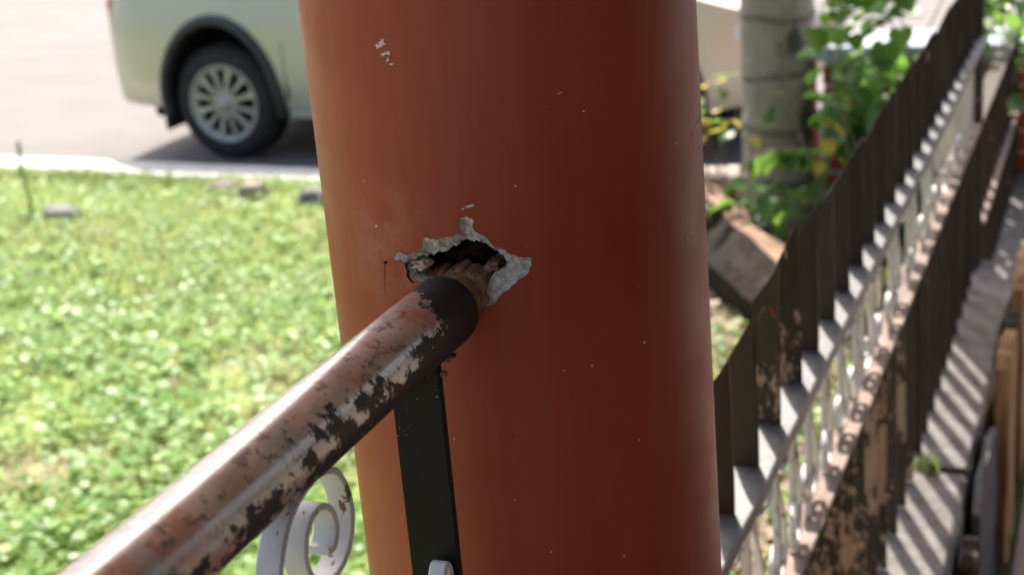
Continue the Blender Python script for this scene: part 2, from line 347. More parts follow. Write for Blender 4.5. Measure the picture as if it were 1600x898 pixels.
H2 = [(-20.7, -314.8), (-17.6, -313.0), (-14.5, -314.3), (-10.5, -312.2), (-7.0, -312.8), (-1.5, -310), (4.1, -309.5), (8.5, -306.2), (13.2, -304.6), (16.5, -301.6), (20.3, -300.4), (24.5, -301.9), (28.5, -301.1), (32.6, -303.9), (36.3, -304.7), (39, -308), (42.3, -309.5), (44.2, -312.8), (47.1, -314.0), (49.5, -319.2), (47.6, -323.3), (42.6, -325.2), (37.5, -327.3), (34.5, -333.7), (31.8, -342.1), (27.1, -351.4), (9.0, -344.4), (-10.0, -331), (-22.0, -327.8), (-23.6, -321)]
H1 = [(a/1000, CAMZ+b/1000) for a, b in H1]; H2 = [(a/1000, CAMZ+b/1000) for a, b in H2]
def rough(poly, n, amp):
    out = []
    for i in range(len(poly)):
        a = Vector(poly[i]); b = Vector(poly[(i+1) % len(poly)]); d = b-a; nn = Vector((-d.y, d.x)).normalized() if d.length > 0 else Vector((0, 0))
        for k in range(n):
            t = k/n; q = a + d*t + (nn*random.uniform(-amp, amp) if k else Vector((0, 0))); out.append((q.x, q.y))
    return out
H1 = rough(H1, 3, .0007); H2 = rough(H2, 3, .0009)
NSEG = 144; du = 2*math.pi*CR/NSEG; ZT = 3.22
zrows = sorted(set([Zfl + .05*i for i in range(int((ZT-Zfl)/.05)+1)] + [ZT]))
i0, i1 = -10, 16; ztop = min(z for z in zrows if z > CAMZ-.24); zbot = max(z for z in zrows if z < CAMZ-.40)
v = []; f = []; idx = {}
def gv(i, j):
    k = (i % NSEG, j)
    if k not in idx: idx[k] = len(v); v.append(cyl(i*du, zrows[j]))
    return idx[k]
for i in range(-NSEG//2, NSEG//2):
    for j in range(len(zrows)-1):
        if i0 <= i < i1 and zbot-1e-6 <= zrows[j] < ztop-1e-6: continue
        f.append((gv(i, j), gv(i, j+1), gv(i+1, j+1), gv(i+1, j)))
# window round the hole, triangulated
jw = [j for j, z in enumerate(zrows) if zbot-1e-6 <= z <= ztop+1e-6]
P2 = []; keep = []
for i in range(i0, i1+1):
    for z in (zrows[jw[0]], zrows[jw[-1]]): P2.append((i*du, z))
for j in jw[1:-1]:
    for i in (i0, i1): P2.append((i*du, zrows[j]))
for i in range(i0, i1):
    for k in range(0, 60):
        q = ((i+.5)*du + random.uniform(-.001, .001), zbot + (ztop-zbot)*(k+.5)/60)
        if not inpoly(q, H1) and min((q[0]-h[0])**2+(q[1]-h[1])**2 for h in H1) > .002**2: P2.append(q)
nb = len(P2); P2 += H1; ed = [(nb+k, nb+(k+1) % len(H1)) for k in range(len(H1))]
vo, eo, fo, *_ = delaunay_2d_cdt([Vector(p) for p in P2], ed, [], 0, 1e-7)
base = len(v); v += [cyl(p.x, p.y) for p in vo]
for t_ in fo:
    c = sum((vo[k] for k in t_), Vector((0, 0)))/len(t_)
    if not inpoly(c, H1): f.append(tuple(base+k for k in reversed(t_)))
shaft = part('shaft', v, f, M['column'], col, True)
bm = bmesh.new(); bm.from_mesh(shaft.data); bmesh.ops.remove_doubles(bm, verts=bm.verts[:], dist=1e-5); bmesh.ops.recalc_face_normals(bm, faces=bm.faces[:]); bm.to_mesh(shaft.data); bm.free()
nn = []
for q in shaft.data.vertices:
    r = Vector((q.co.x, q.co.y, 0)).normalized(); nn.append(r)
if sum(1 for p in shaft.data.polygons if p.normal.dot(Vector((p.center.x, p.center.y, 0))) > 0) < len(shaft.data.polygons)/2: shaft.data.flip_normals()
shaft.data.polygons.foreach_set('use_smooth', [True]*len(shaft.data.polygons)); shaft.data.normals_split_custom_set_from_vertices(nn)
# broken plaster lip between the paint edge and the cavity
P2 = list(H1); ed = [(k, (k+1) % len(H1)) for k in range(len(H1))]; n1 = len(P2)
P2 += H2; ed += [(n1+k, n1+(k+1) % len(H2)) for k in range(len(H2))]; n2 = len(P2)
for k in range(900):
    q = (random.uniform(-.04, .068), random.uniform(CAMZ-.355, CAMZ-.28))
    if inpoly(q, H1) and not inpoly(q, H2) and min((q[0]-h[0])**2+(q[1]-h[1])**2 for h in P2[:n2]) > .0012**2: P2.append(q)
vo, eo, fo, *_ = delaunay_2d_cdt([Vector(p) for p in P2], ed, [], 0, 1e-7)
def dmin(p, poly): return math.sqrt(min((p.x-h[0])**2+(p.y-h[1])**2 for h in poly))
lv = []
for p in vo:
    d1, d2 = dmin(p, H1), dmin(p, H2); k = d1/(d1+d2+1e-9)
    dep = .0012 + .006*k**.8 + (random.uniform(-.0016, .0016) if d1 > .0005 else 0)
    if d1 < 3e-5: dep = .0004
    lv.append(cyl(p.x, p.y, CR-dep))
lf = []
for t_ in fo:
    c = sum((vo[k] for k in t_), Vector((0, 0)))/len(t_)
    if inpoly(c, H1) and not inpoly(c, H2): lf.append(tuple(reversed(t_)))
nv = len(lv)
for (x, z) in H2: lv.append(cyl(x, z, CR-.0072)); 
for (x, z) in H2: lv.append(cyl(x*1.03, z+(.001 if z > CAMZ-.32 else -.001), CR-.022))
nh = len(H2)
for k in range(nh): lf.append((nv+k, nv+(k+1) % nh, nv+nh+(k+1) % nh, nv+nh+k))
lip = part('plaster_lip', lv, lf, M['plaster'], col, False); tag(lip, 'ragged grey white broken plaster edge around the hole')
# raised flake edges of paint on the lip's rim
# cavity: rough mortar core behind the hole
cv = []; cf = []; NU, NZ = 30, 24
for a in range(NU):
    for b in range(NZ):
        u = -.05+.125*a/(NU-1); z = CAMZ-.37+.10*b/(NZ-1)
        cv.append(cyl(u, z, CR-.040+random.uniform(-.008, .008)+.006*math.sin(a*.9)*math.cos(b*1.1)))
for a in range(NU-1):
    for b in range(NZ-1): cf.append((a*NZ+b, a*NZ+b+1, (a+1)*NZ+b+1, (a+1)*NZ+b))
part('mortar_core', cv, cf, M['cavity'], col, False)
def lump(name, c, r, mat, parent, sub=2, amp=.3, sc=(1, 1, 1), sm_=True):
    bm = bmesh.new(); bmesh.ops.create_icosphere(bm, subdivisions=sub, radius=1)
    for q in bm.verts:
        k = 1+random.uniform(-amp, amp); q.co = Vector((c[0]+q.co.x*r*sc[0]*k, c[1]+q.co.y*r*sc[1]*k, c[2]+q.co.z*r*sc[2]*k))
    return bmpart(name, bm, mat, parent, sm_)
# ragged mortar collar packed round the pipe inside the hole
cv = []; cf = []; NA = 128; rad_ = [.0185, .0203, .0222, .0240, .0260]
for a in range(NA):
    an = 2*math.pi*a/NA; w1 = .0022*math.sin(an*3+.6)+.0016*math.sin(an*8+1)+.0008*math.sin(an*19)
    for k, r in enumerate(rad_):
        rr = r + w1*k/4; x = .938 - .0030*math.sin(math.pi*min(1, k/3.2)) + (.016 if k == 4 else 0) + random.uniform(-.0013, .0013) + .0012*math.sin(an*11+k*2.2)
        a2 = an+random.uniform(-.02, .02); rr += random.uniform(-.0007, .0007)*(k > 0); cv.append((x, .4372+rr*math.cos(a2), CAMZ-.346+rr*math.sin(a2)))
n = len(rad_)
for a in range(NA):
    for k in range(n-1): cf.append((a*n+k, a*n+k+1, ((a+1) % NA)*n+k+1, ((a+1) % NA)*n+k))
part('mortar_collar', cv, cf, M['sleeve'], col, False)
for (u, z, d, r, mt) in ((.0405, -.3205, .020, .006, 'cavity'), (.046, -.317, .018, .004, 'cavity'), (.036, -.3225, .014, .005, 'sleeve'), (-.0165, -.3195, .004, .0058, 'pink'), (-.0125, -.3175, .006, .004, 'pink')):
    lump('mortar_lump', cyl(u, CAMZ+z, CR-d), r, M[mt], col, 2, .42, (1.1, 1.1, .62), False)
def chip(u, z, w_, h_, n=13, mat='chip', lift=.00035, rot=0, lab=None):
    vv = [cyl(u, z, CR+lift)]; k0 = random.uniform(0, 6)
    for k in range(n):
        a = 2*math.pi*k/n; r = random.uniform(.35, 1.25); x, y = math.cos(a)*w_*r, math.sin(a)*h_*r
        x, y = x*math.cos(rot)-y*math.sin(rot), x*math.sin(rot)+y*math.cos(rot); vv.append(cyl(u+x, z+y, CR+lift))
    ring = len(vv)
    for k in range(n):
        a = Vector(vv[1+k]); c = Vector(vv[0]); q = c+(a-c)*1.06; r = Vector((q.x-CX, q.y-CY, 0)).normalized(); q = Vector((CX, CY, q.z))+r*(CR-.0008); vv.append(tuple(q))
    ff = [(0, 1+(k+1) % n, 1+k) for k in range(n)] + [(1+k, 1+(k+1) % n, ring+(k+1) % n, ring+k) for k in range(n)]
    return part('paint_chip', vv, ff, M[mat], col)
for (u, z, a, b, r) in ((-27.2, -160.2, 4.2, 2.6, .1), (-31, -162, 2.2, 1.6, .6), (-26.6, -167.6, 3.2, 1.2, .5), (-22.5, -166.5, 2.0, 1.4, .4), (-24.0, -171.6, 2.6, .9, .9), (-21.4, -174.5, 2.4, 1.0, .3), (27.5, -274.5, 4.2, 1.0, .15), (22.0, -276.4, 1.3, .7, .3), (237.6, -252.9, 16, 1.0, .25), (199, -255.8, 3.2, .8, .35), (223.4, -333.4, 2.5, 1.6, .3), (207.5, -330.7, 2.2, 1.2, .9), (-51.3, -292.8, 1.5, 1.4, 0), (8, -378.5, 1.6, 1.4, .3), (96, -201, 2.2, .5, .4), (112, -216, 1.0, .8, 0), (60, -262, .9, .7, 0), (105, -402, .8, 1.0, 0), (84, -402, .9, .6, 0), (140, -470, 1.0, .7, 0), (-60, -430, .8, 1.2, 0), (-12, -420, .7, 1.2, 0), (-47, -505, .9, .8, 0), (64, -545, .7, 1.1, 0), (120, -560, .9, 1.0, 0), (150, -395, 1.1, 1.4, 0), (-2, -452, .8, .8, 0), (40, -500, .7, .7, 0)):
    chip(u/1000, CAMZ+z/1000, a/1000, b/1000, 13, 'chip', .00035, r)
chip(-.047, CAMZ-.3198, .0022, .0016, 8, 'crack', .0003)
def crack(pts, w0):
    vv = []; ff = []
    for (u, z) in pts:
        e = random.uniform(.5, 1.2)*w0/2
        for s in (-1, 1): vv.append(cyl(u/1000+s*e, CAMZ+z/1000, CR+.0003))
    for k in range(len(pts)-1): ff.append((2*k, 2*k+2, 2*k+3, 2*k+1))
    part('hairline_crack', vv, ff, M['crack'], col)
crack([(-47, -320), (-48.5, -324), (-47.8, -326), (-49.9, -331), (-49.2, -334), (-50.9, -338), (-49.8, -341), (-50.6, -346)], .00045)
crack([(-26, -317), (-27.6, -321), (-26.0, -324), (-26.8, -328), (-24.5, -331), (-22.5, -332.5)], .0030)

# ------------------------------------------------------------------ handrail: pipe, flat bar, scrolls
PY, PZ = .4372, CAMZ-.346
hr = empty('handrail', (.917, PY, PZ), 'thick worn pipe handrail with peeling dark paint running into the brown column', 'handrail')
PR = .0256; pts = [(.0, 0, 0), (-.0012, 0, 0)]; n = 60
prof = [(.0015, .0195), (.0035, .0205), (.0028, .0232), (.0008, .0250), (-.003, PR), ]
vv = []; ff = []; SEG = 56
xs = [(a, r) for a, r in prof] + [(-.003-1.35*(k/60.0), PR) for k in range(1, 61)]
for (x, r) in xs:
    dy = .0012*(x/.6); dz = -.0058*(-x/.6)
    rr = r*(1+.004*math.sin(x*23))
    for k in range(SEG):
        a = 2*math.pi*k/SEG; vv.append((.917+x, PY+dy+rr*math.cos(a), PZ+dz+rr*math.sin(a)))
for i in range(len(xs)-1):
    for k in range(SEG): ff.append((i*SEG+k, i*SEG+(k+1) % SEG, (i+1)*SEG+(k+1) % SEG, (i+1)*SEG+k))
ff.append(tuple((len(xs)-1)*SEG+k for k in range(SEG)))
part('pipe', vv, ff, M['pipe'], hr, True)
tv, tf = tube([(.905, PY, PZ), (.925, PY, PZ), (.94, PY, PZ+.0005), (.96, PY, PZ)], [.0203, .0207, .0203, .0203], 32)
tag(part('sleeve', tv, tf, M['sleeve'], hr, True), 'bare brown end of the pipe inside the hole')
# flat bar under the pipe against the column
bar = bmpart('baluster', box(.857, .863, .4185, .4555, Zled, PZ-.018, .0006), M['black'], hr); tag(bar, 'flat black bar under the pipe end')
for k in range(14):
    lump('weld_bead', (.862-.0012*k+random.uniform(-.001, .001) if k < 5 else .856+random.uniform(-.0015, .0015), .4165+.0028*k, PZ-.0245-random.uniform(0, .0012)), .0022, M['sleeve'], hr, 1, .3)
lump('weld_bead', (.884, .425, PZ-.0235), .0030, M['sleeve'], hr, 1, .4); lump('weld_bead', (.892, .423, PZ-.0232), .0024, M['cavity'], hr, 1, .4)
def ribbon(pts, y0, y1, th, sub=6, bev=True):
    """flat strip bent in the x-z plane, width along y"""
    P = [Vector((a, b)) for a, b in pts]; Q = []
    for i in range(len(P)-1):
        p0 = P[max(i-1, 0)]; p1 = P[i]; p2 = P[i+1]; p3 = P[min(i+2, len(P)-1)]
        for k in range(sub):
            t = k/sub; Q.append(.5*((2*p1)+(p2-p0)*t+(2*p0-5*p1+4*p2-p3)*t*t+(3*p1-p0-3*p2+p3)*t**3))
    Q.append(P[-1]); vv = []; ff = []; e = min(.0012, th*.3)
    for i, q in enumerate(Q):
        t = (Q[min(i+1, len(Q)-1)]-Q[max(i-1, 0)]).normalized(); nrm = Vector((-t.y, t.x)); h = th/2
        for (s, y) in ((h, y0+e), (h-e, y0), (-h+e, y0), (-h, y0+e), (-h, y1-e), (-h+e, y1), (h-e, y1), (h, y1-e)):
            vv.append((q.x+nrm.x*s, y, q.y+nrm.y*s))
    for i in range(len(Q)-1):
        for k in range(8): ff.append((i*8+k, i*8+(k+1) % 8, (i+1)*8+(k+1) % 8, (i+1)*8+k))
    ff.append(tuple(range(7, -1, -1))); ff.append(tuple((len(Q)-1)*8+k for k in range(8)))
    return vv, ff
big_scroll = [(.628, -.56), (.632, -.50), (.640, -.45), (.651, -.412), (.668, -.388), (.690, -.377), (.716, -.374), (.738, -.381), (.750, -.398), (.752, -.416), (.744, -.432), (.728, -.441), (.709, -.442), (.694, -.434), (.686, -.420), (.688, -.405), (.699, -.395), (.714, -.394), (.726, -.402), (.729, -.415), (.722, -.4245), (.712, -.423)]
rv, rf = ribbon([(.65+(a-.65)*.88, CAMZ+b) for a, b in big_scroll], .4285, .4455, .0044, 10)
tag(part('scroll', rv, rf, M['scroll'], hr, False), 'white painted spiral scroll with rust spots below the pipe')
low_scroll = [(.800, -.60), (.815, -.56), (.832, -.530), (.842, -.513), (.848, -.508), (.853, -.516), (.853, -.54), (.848, -.58), (.84, -.62)]
rv, rf = ribbon([(a, CAMZ+b) for a, b in low_scroll], .4215, .4345, .0046, 10)
part('scroll', rv, rf, M['scroll'], hr, False)
for xb in (.40, -.06): bmpart('baluster', box(xb-.003, xb+.003, .4185, .4555, Zled, PZ-.02, .0006), M['black'], hr)
tag(bmpart('ledge', box(-1.5, .925, .30, .505, -.05, Zled, .012), M['concrete']), 'rough concrete ledge under the near handrail', 'ledge')

# ------------------------------------------------------------------ picket fence beyond the column
SP = .1424; X0 = 1.655; YR, YL = .425, .460
fe = empty('picket_fence', (3.2, .4425, Zled), 'low dark fence panel of slanted flat pickets, grey rail and white scrolls beside the column', 'fence')
ZR1 = CAMZ-.8745; ZR2 = CAMZ-1.1500
def picket_mesh(zb, zl, zr, mat, nm='picket', wob=0.0):
    t = .003; vv = []
    zs = [0, .25, .5, .75, 1.0]
    for x in (-t, t):
        for i, k in enumerate(zs):
            a = random.uniform(-wob, wob)*(k > 0); b = random.uniform(-wob, wob)*(k > 0)
            vv.append((x, YR-.4425+a, zb+(zr-zb)*k)); vv.append((x, YL-.4425+b, zb+(zl-zb)*k))
    n = len(zs); ff = []
    for i in range(n-1):
        a = 2*i; ff.append((a, a+2, a+3, a+1)); a += 2*n; ff.append((a, a+1, a+3, a+2))
        ff.append((2*i, 2*i+2*n, 2*i+2+2*n, 2*i+2)); ff.append((2*i+1, 2*i+3, 2*i+3+2*n, 2*i+1+2*n))
    ff.append((0, 1, 1+2*n, 2*n)); e = 2*(n-1); ff.append((e, e+2*n, e+1+2*n, e+1))
    return mesh(nm, vv, ff, mat)
B = Zled
for i in range(-2, 24):
    x = X0+SP*i + random.uniform(-.006, .006)
    if x > 4.98: break
    hi = .0 if i < 2 else .022
    zl = CAMZ-.724+hi*1.0+random.uniform(-.006, .006); zr = CAMZ-.668+hi+random.uniform(-.008, .010)
    if i == 3: zr += .018
    mt = M['picket_worn'] if i in (2, 3) else (M['picket'] if i != 1 else M['picket'])
    o = bpy.data.objects.new('picket', picket_mesh(0, zl-ZR1, zr-ZR1, mt, wob=.0014)); o.location = (x-3.2, 0, ZR1+.0005-B); o.rotation_euler = (R_(random.uniform(-.8, .8)), R_(random.uniform(-2.2, 2.2)), R_(random.uniform(-10, 10))); link(o, fe)
    mt = M['picket_bare'] if i < 10 else (M['picket_worn'] if i < 13 else M['picket'])
    o = bpy.data.objects.new('picket', picket_mesh(.003, ZR2-.008-B, ZR2-.008-B, mt, wob=.0008)); o.location = (x-3.2+random.uniform(-.01, .01), 0, 0); o.rotation_euler = (0, R_(random.uniform(-1, 1)), R_(random.uniform(-14, 14))); link(o, fe)
def rail(name, x0, x1, y0, y1, zt, th, mat, parent, seg=40, wob=.0012):
    vv = []; ff = []
    e = .002
    for i in range(seg+1):
        x = x0+(x1-x0)*i/seg; a = random.uniform(-wob, wob); b = random.uniform(-wob, wob)*.5
        for (y, z) in ((y0+a, zt-e), (y0+e+a, zt+b), (y1-e, zt+b), (y1, zt-e), (y1, zt-th), (y0+a, zt-th)): vv.append((x, y, z))
    for i in range(seg):
        for k in range(6): ff.append((i*6+k, (i+1)*6+k, (i+1)*6+(k+1) % 6, i*6+(k+1) % 6))
    ff.append((0, 1, 2, 3, 4, 5)); ff.append(tuple(seg*6+k for k in (5, 4, 3, 2, 1, 0)))
    return part(name, vv, ff, mat, parent)
tag(rail('rail', 1.24, 5.0, .4065, .472, ZR1, .020, M['rail'], fe), 'grey painted flat rail under the slanted picket tops')
rail('rail', 1.24, 5.0, .417, .468, ZR2, .007, M['rail_tan'], fe)
tag(bmpart('post', box(5.0, 5.038, .418, .460, Zled, CAMZ-.655, .002), M['picket'], fe), 'dark end post of the fence panel')
# scrolls between the two rails
def spiral(cx, cz, r0, a0, turns, dirn, n=26, r1=.25):
    return [(cx+(r0*(1-k/n*(1-r1)))*math.cos(a0+dirn*turns*2*math.pi*k/n), cz+(r0*(1-k/n*(1-r1)))*math.sin(a0+dirn*turns*2*math.pi*k/n)) for k in range(n+1)]
def s_scroll():
    h = ZR1-.020-ZR2; r = .046
    up_ = spiral(.012, h-r-.004, r, math.pi, 1.35, -1)              # from left side, over the top and in
    dn_ = spiral(-.030, r+.006, r*.95, math.pi*2, 1.3, -1)
    return list(reversed(dn_)) + [(.004, h*.42), (-.012, h*.56)] + up_
sv, sf = ribbon(s_scroll(), -.0055, .0055, .0060, 3)
sm = mesh('scroll', sv, sf, M['scroll_dirty'], False)
cs = [(.045, .004), (.054, .05), (.060, .11), (.056, .17)] + spiral(.014, .208, .044, .2, 1.2, 1, 18)
cv2, cf2 = ribbon(cs, -.0055, .0055, .0060, 3); cm = mesh('scroll', cv2, cf2, M['scroll_dirty'], False)
for i in range(-2, 23):
    x = X0+SP*(i+.5)
    if x > 4.95: break
    for me, dx in ((sm, -.03), (cm, .0)):
        o = bpy.data.objects.new('scroll', me); o.location = (x-3.2+dx+random.uniform(-.012, .012), random.uniform(-.004, .004), ZR2-B); o.scale = (random.uniform(1.0, 1.3), 1.0, .985); o.rotation_euler.z = R_(random.uniform(-8, 8)); link(o, fe)
# next panel past the post
f2 = empty('picket_fence', (6.1, .4425, Zled-.2), 'lower far fence panel of plain dark pickets beyond the end post', 'fence')
rail('rail', 5.05, 7.0, .418, .476, ZR2-.01, .008, M['picket'], f2, 16); rail('rail', 5.05, 7.0, .410, .476, CAMZ-1.50, .01, M['rail_tan'], f2, 16)
for i in range(0, 14):
    x = 5.09+.1424*i
    for (zb, zt) in ((CAMZ-1.4995, ZR2-.0185), (Zled-.20, CAMZ-1.5105)):
        o = bpy.data.objects.new('picket', picket_mesh(zb-(Zled-.2), zt-(Zled-.2), zt-(Zled-.2), M['picket'], wob=.0008)); o.location = (x-6.1, 0, 0); link(o, f2)
# ledge the fence stands on: two segments with a grassy joint, planks against its porch side
def rough_block(name, x0, x1, y0, y1, z0, z1, mat, lab, cat, nx=30, parent=None, amp=.005):
    vv = []; ff = []
    pr = [(y0, z0), (y0, z0+(z1-z0)*.5), (y0, z1-.012), (y0+.010, z1), (y0+(y1-y0)*.5, z1), (y1-.01, z1), (y1, z1-.012), (y1, z0)]
    n = len(pr)
    for i in range(nx+1):
        x = x0+(x1-x0)*i/nx
        for k, (y, z) in enumerate(pr):
            a = amp if k in (1, 2, 3) else .0015
            vv.append((x+random.uniform(-.002, .002), y+random.uniform(-a, a)+(.006*math.sin(x*7+k) if k in (1, 2, 3) else 0), z+(random.uniform(-.0025, .0025) if z > z0 else 0)))
    for i in range(nx):
        for k in range(n-1): ff.append((i*n+k, i*n+k+1, (i+1)*n+k+1, (i+1)*n+k))
    ff.append(tuple(range(n-1, -1, -1))); ff.append(tuple(nx*n+k for k in range(n)))
    o = part(name, vv, ff, mat, parent)
    if lab: tag(o, lab, cat)
    return o
rough_block('ledge', 1.24, 3.42, .305, .50, -.05, Zled, M['concrete'], 'near segment of rough concrete ledge striped with sunlight below the dark pickets', 'ledge')
rough_block('ledge', 3.445, 5.06, .300, .50, -.05, Zled+.004, M['concrete'], 'far segment of striped concrete ledge, beyond the small grass tuft', 'ledge')
rough_block('ledge', 5.08, 7.0, .34, .50, -.05, Zled-.2, M['concrete'], 'low concrete footing under the far fence panel', 'ledge', 12)
def plank(x0, x1, y0, y1, zt, mat, lab, lean=0.0, rnd=.02):
    nz, nx = 10, 6; vv = []; ff = []
    zb = Zfl-.02
    for s, y in ((0, y0), (1, y1)):
        for j in range(nz+1):
            for i in range(nx+1):
                u = i/nx; top = zt - rnd*(2*u-1)**2*1.6 + .006*math.sin(i*2.3); k = j/nz; z = zb+(top-zb)*k
                e = .006*math.sin(j*1.9+x0*30)*(1 if i in (0, nx) else 0)
                vv.append((x0+(x1-x0)*u+e, y+lean*(1-k)+random.uniform(-.003, .003)+.004*math.sin(i*2.1+x0*9), z))
    m_ = (nz+1)*(nx+1)
    for j in range(nz):
        for i in range(nx):
            a = j*(nx+1)+i; ff.append((a, a+1, a+nx+2, a+nx+1)); ff.append((a+m_, a+m_+nx+1, a+m_+nx+2, a+m_+1))
    for j in range(nz):
        a = j*(nx+1); ff.append((a, a+nx+1, a+m_+nx+1, a+m_)); a += nx; ff.append((a, a+m_, a+m_+nx+1, a+nx+1))
    for i in range(nx):
        a = nz*(nx+1)+i; ff.append((a, a+1, a+m_+1, a+m_)); ff.append((i, i+m_, i+m_+1, i+1))
    tag(part('plank', vv, ff, mat), lab, 'plank', 'planks standing against the ledge')
plank(2.62, 2.88, .262, .290, Zled-.03, M['timber'], 'short tan weathered plank standing nearest, half hidden by the grey one')
plank(3.02, 3.16, .255, .285, Zled+.0, M['timber_dark'], 'narrow plank coloured black as the shaded gap between the near tan and grey planks')  # black strip placed where there is only a dark gap
plank(3.24, 3.72, .268, .284, Zled+.02, M['concrete_dark'], 'broad dark grey plank standing against the concrete ledge')
plank(3.78, 4.06, .240, .272, Zled+.16, M['timber'], 'orange tan weathered plank right of the grey one, with rounded top')
plank(4.10, 4.26, .250, .275, Zled+.14, M['timber_dark'], 'plank coloured black as the shaded gap between the two tall tan planks')  # black strip put in for the shaded recess between planks
plank(4.30, 4.75, .236, .270, Zled+.20, M['timber'], 'tall tan plank at the right edge of the picture')

# ------------------------------------------------------------------ parked car
CA = Vector((8.64, 5.60, 0)); CF = (Vector((8.56, 2.74, 0))-CA).normalized(); CN = Vector((-CF.y, CF.x, 0)); CN = CN if CN.x < 0 else -CN      # CN towards the camera side
car = empty('parked_car', CA, 'silver green parked car with dark wheel arches at the roadside kerb', 'car')
WB, TR, HW = 2.85, .385, .93
def cw(u, l, z): q = CA + CF*u + CN*(l-.0); return (q.x, q.y, z)       # l = 0 at outer tyre face, negative away from the camera
AR, AB = .435, .545                                                  # wheel arch half width and height above the axle
def arch(uc, z0, n=20):
    a0 = math.asin((z0-TR)/AB)
    return [(uc+AR*math.cos(a), TR+AB*math.sin(a)) for a in (math.pi-a0-(math.pi-2*a0)*k/n for k in range(n+1))]
UR, UF = -1.0, WB+.92
out = [(UR+.10, .40), (UR+.03, .52), (UR, .66), (UR+.02, .72), (UR+.05, .80), (UR+.06, 1.0), (UR+.09, 1.13), (1.0, 1.13), (2.2, 1.12), (2.75, 1.09), (3.3, 1.0), (UF-.10, .86), (UF, .70), (UF, .50), (UF-.12, .36), (WB+AR+.05, .33)]
lowf = list(reversed(arch(WB, .34))); lowr = list(reversed(arch(0, .34)))
poly = out + lowf + [(WB-AR-.03, .32), (AR+.03, .32)] + lowr + [(-AR-.08, .36)]
def dens(poly, d):
    o = []
    for i in range(len(poly)):
        a = Vector(poly[i]); b = Vector(poly[(i+1) % len(poly)]); n = max(1, int((b-a).length/d))
        for k in range(n): q = a+(b-a)*k/n; o.append((q.x, q.y))
    return o
poly = dens(poly, .09)
def side(u, z):
    w_ = .03
    w_ -= .10*max(0, (.62-z)/.4)**2 + .10*max(0, (z-.82)/.4)**2
    d = max(0, (UR+.42-u)/.42); w_ -= .26*d**3
    d = max(0, (u-(UF-.75))/.75); w_ -= .42*d**2.6
    return w_
P2 = list(poly); ed = [(k, (k+1) % len(poly)) for k in range(len(poly))]
for a in np.arange(UR+.05, UF, .085):
    for b in np.arange(.38, 1.12, .07):
        q = (float(a)+random.uniform(-.005, .005), float(b))
        if inpoly(q, poly) and min((q[0]-h[0])**2+(q[1]-h[1])**2 for h in poly) > .035**2: P2.append(q)
vo, eo, fo, *_ = delaunay_2d_cdt([Vector(p) for p in P2], ed, [], 0, 1e-6)
vv = [cw(p.x, side(p.x, p.y), p.y) for p in vo] + [cw(p.x, -2*HW+.0-side(p.x, p.y), p.y) for p in vo]; ff = []; nV = len(vo)
for t_ in fo:
    c = sum((vo[k] for k in t_), Vector((0, 0)))/len(t_)
    if inpoly(c, poly): ff.append(tuple(t_)); ff.append(tuple(nV+k for k in reversed(t_)))
body = part('body', vv, ff, M['car'], car, True)
# skin across: hood, tail, underside, wheel wells
vv = []; ff = []; K = 8
for (u, z) in poly:
    s = side(u, z)
    for k in range(K+1):
        t = k/K; l = s+(-2*HW-2*s)*t; bul = math.sin(math.pi*t)
        uu = u - (.06*bul if u < UR+.2 else 0) + (.14*bul if u > UF-.3 else 0); zz = z + (.04*bul if z > 1.05 and u > 2.0 else 0)
        vv.append(cw(uu, l, zz))
nP = len(poly)
top_i = [i for i, (u, z) in enumerate(poly)]
for i in range(nP):
    j = (i+1) % nP
    um = (poly[i][0]+poly[j][0])/2; zm = (poly[i][1]+poly[j][1])/2
    for k in range(K): ff.append((i*(K+1)+k, j*(K+1)+k, j*(K+1)+k+1, i*(K+1)+k+1))
part('body_shell', vv, [q for q in ff], M['car'], car, True)
# dark wells and underside liner just inside
for uc in (0, WB):
    vv = []; ff = []; n = 20
    for k in range(n+1):
        a = math.pi*1.06 - math.pi*1.12*k/n
        for l in (.0, -.42): vv.append(cw(uc+(AR-.006)*math.cos(a), l, TR+(AB-.006)*math.sin(a)))
    c0 = len(vv); vv.append(cw(uc, -.42, TR))
    for k in range(n): ff.append((2*k, 2*k+1, 2*k+3, 2*k+2)); ff.append((2*k+1, c0, 2*k+3))
    part('wheel_well', vv, ff, M['black_gap'], car, True)
    # flared arch trim
    vv = []; ff = []; n = 28
    for k in range(n+1):
        a = math.pi*1.05 - math.pi*1.10*k/n
        for (r, l) in ((-.012, -.02), (-.015, .045), (.008, .066), (.036, .056), (.054, .030), (.054, .0)):
            u = uc+(AR+r)*math.cos(a); z = TR+(AB+r)*math.sin(a); vv.append(cw(u, l+(min(0, side(u, z)-.03)*.6), z))
    for k in range(n):
        for q in range(5): ff.append((k*6+q, k*6+q+1, (k+1)*6+q+1, (k+1)*6+q))
    tag(part('arch_trim', vv, ff, M['plastic'], car, True), 'dark grey wheel arch trim')
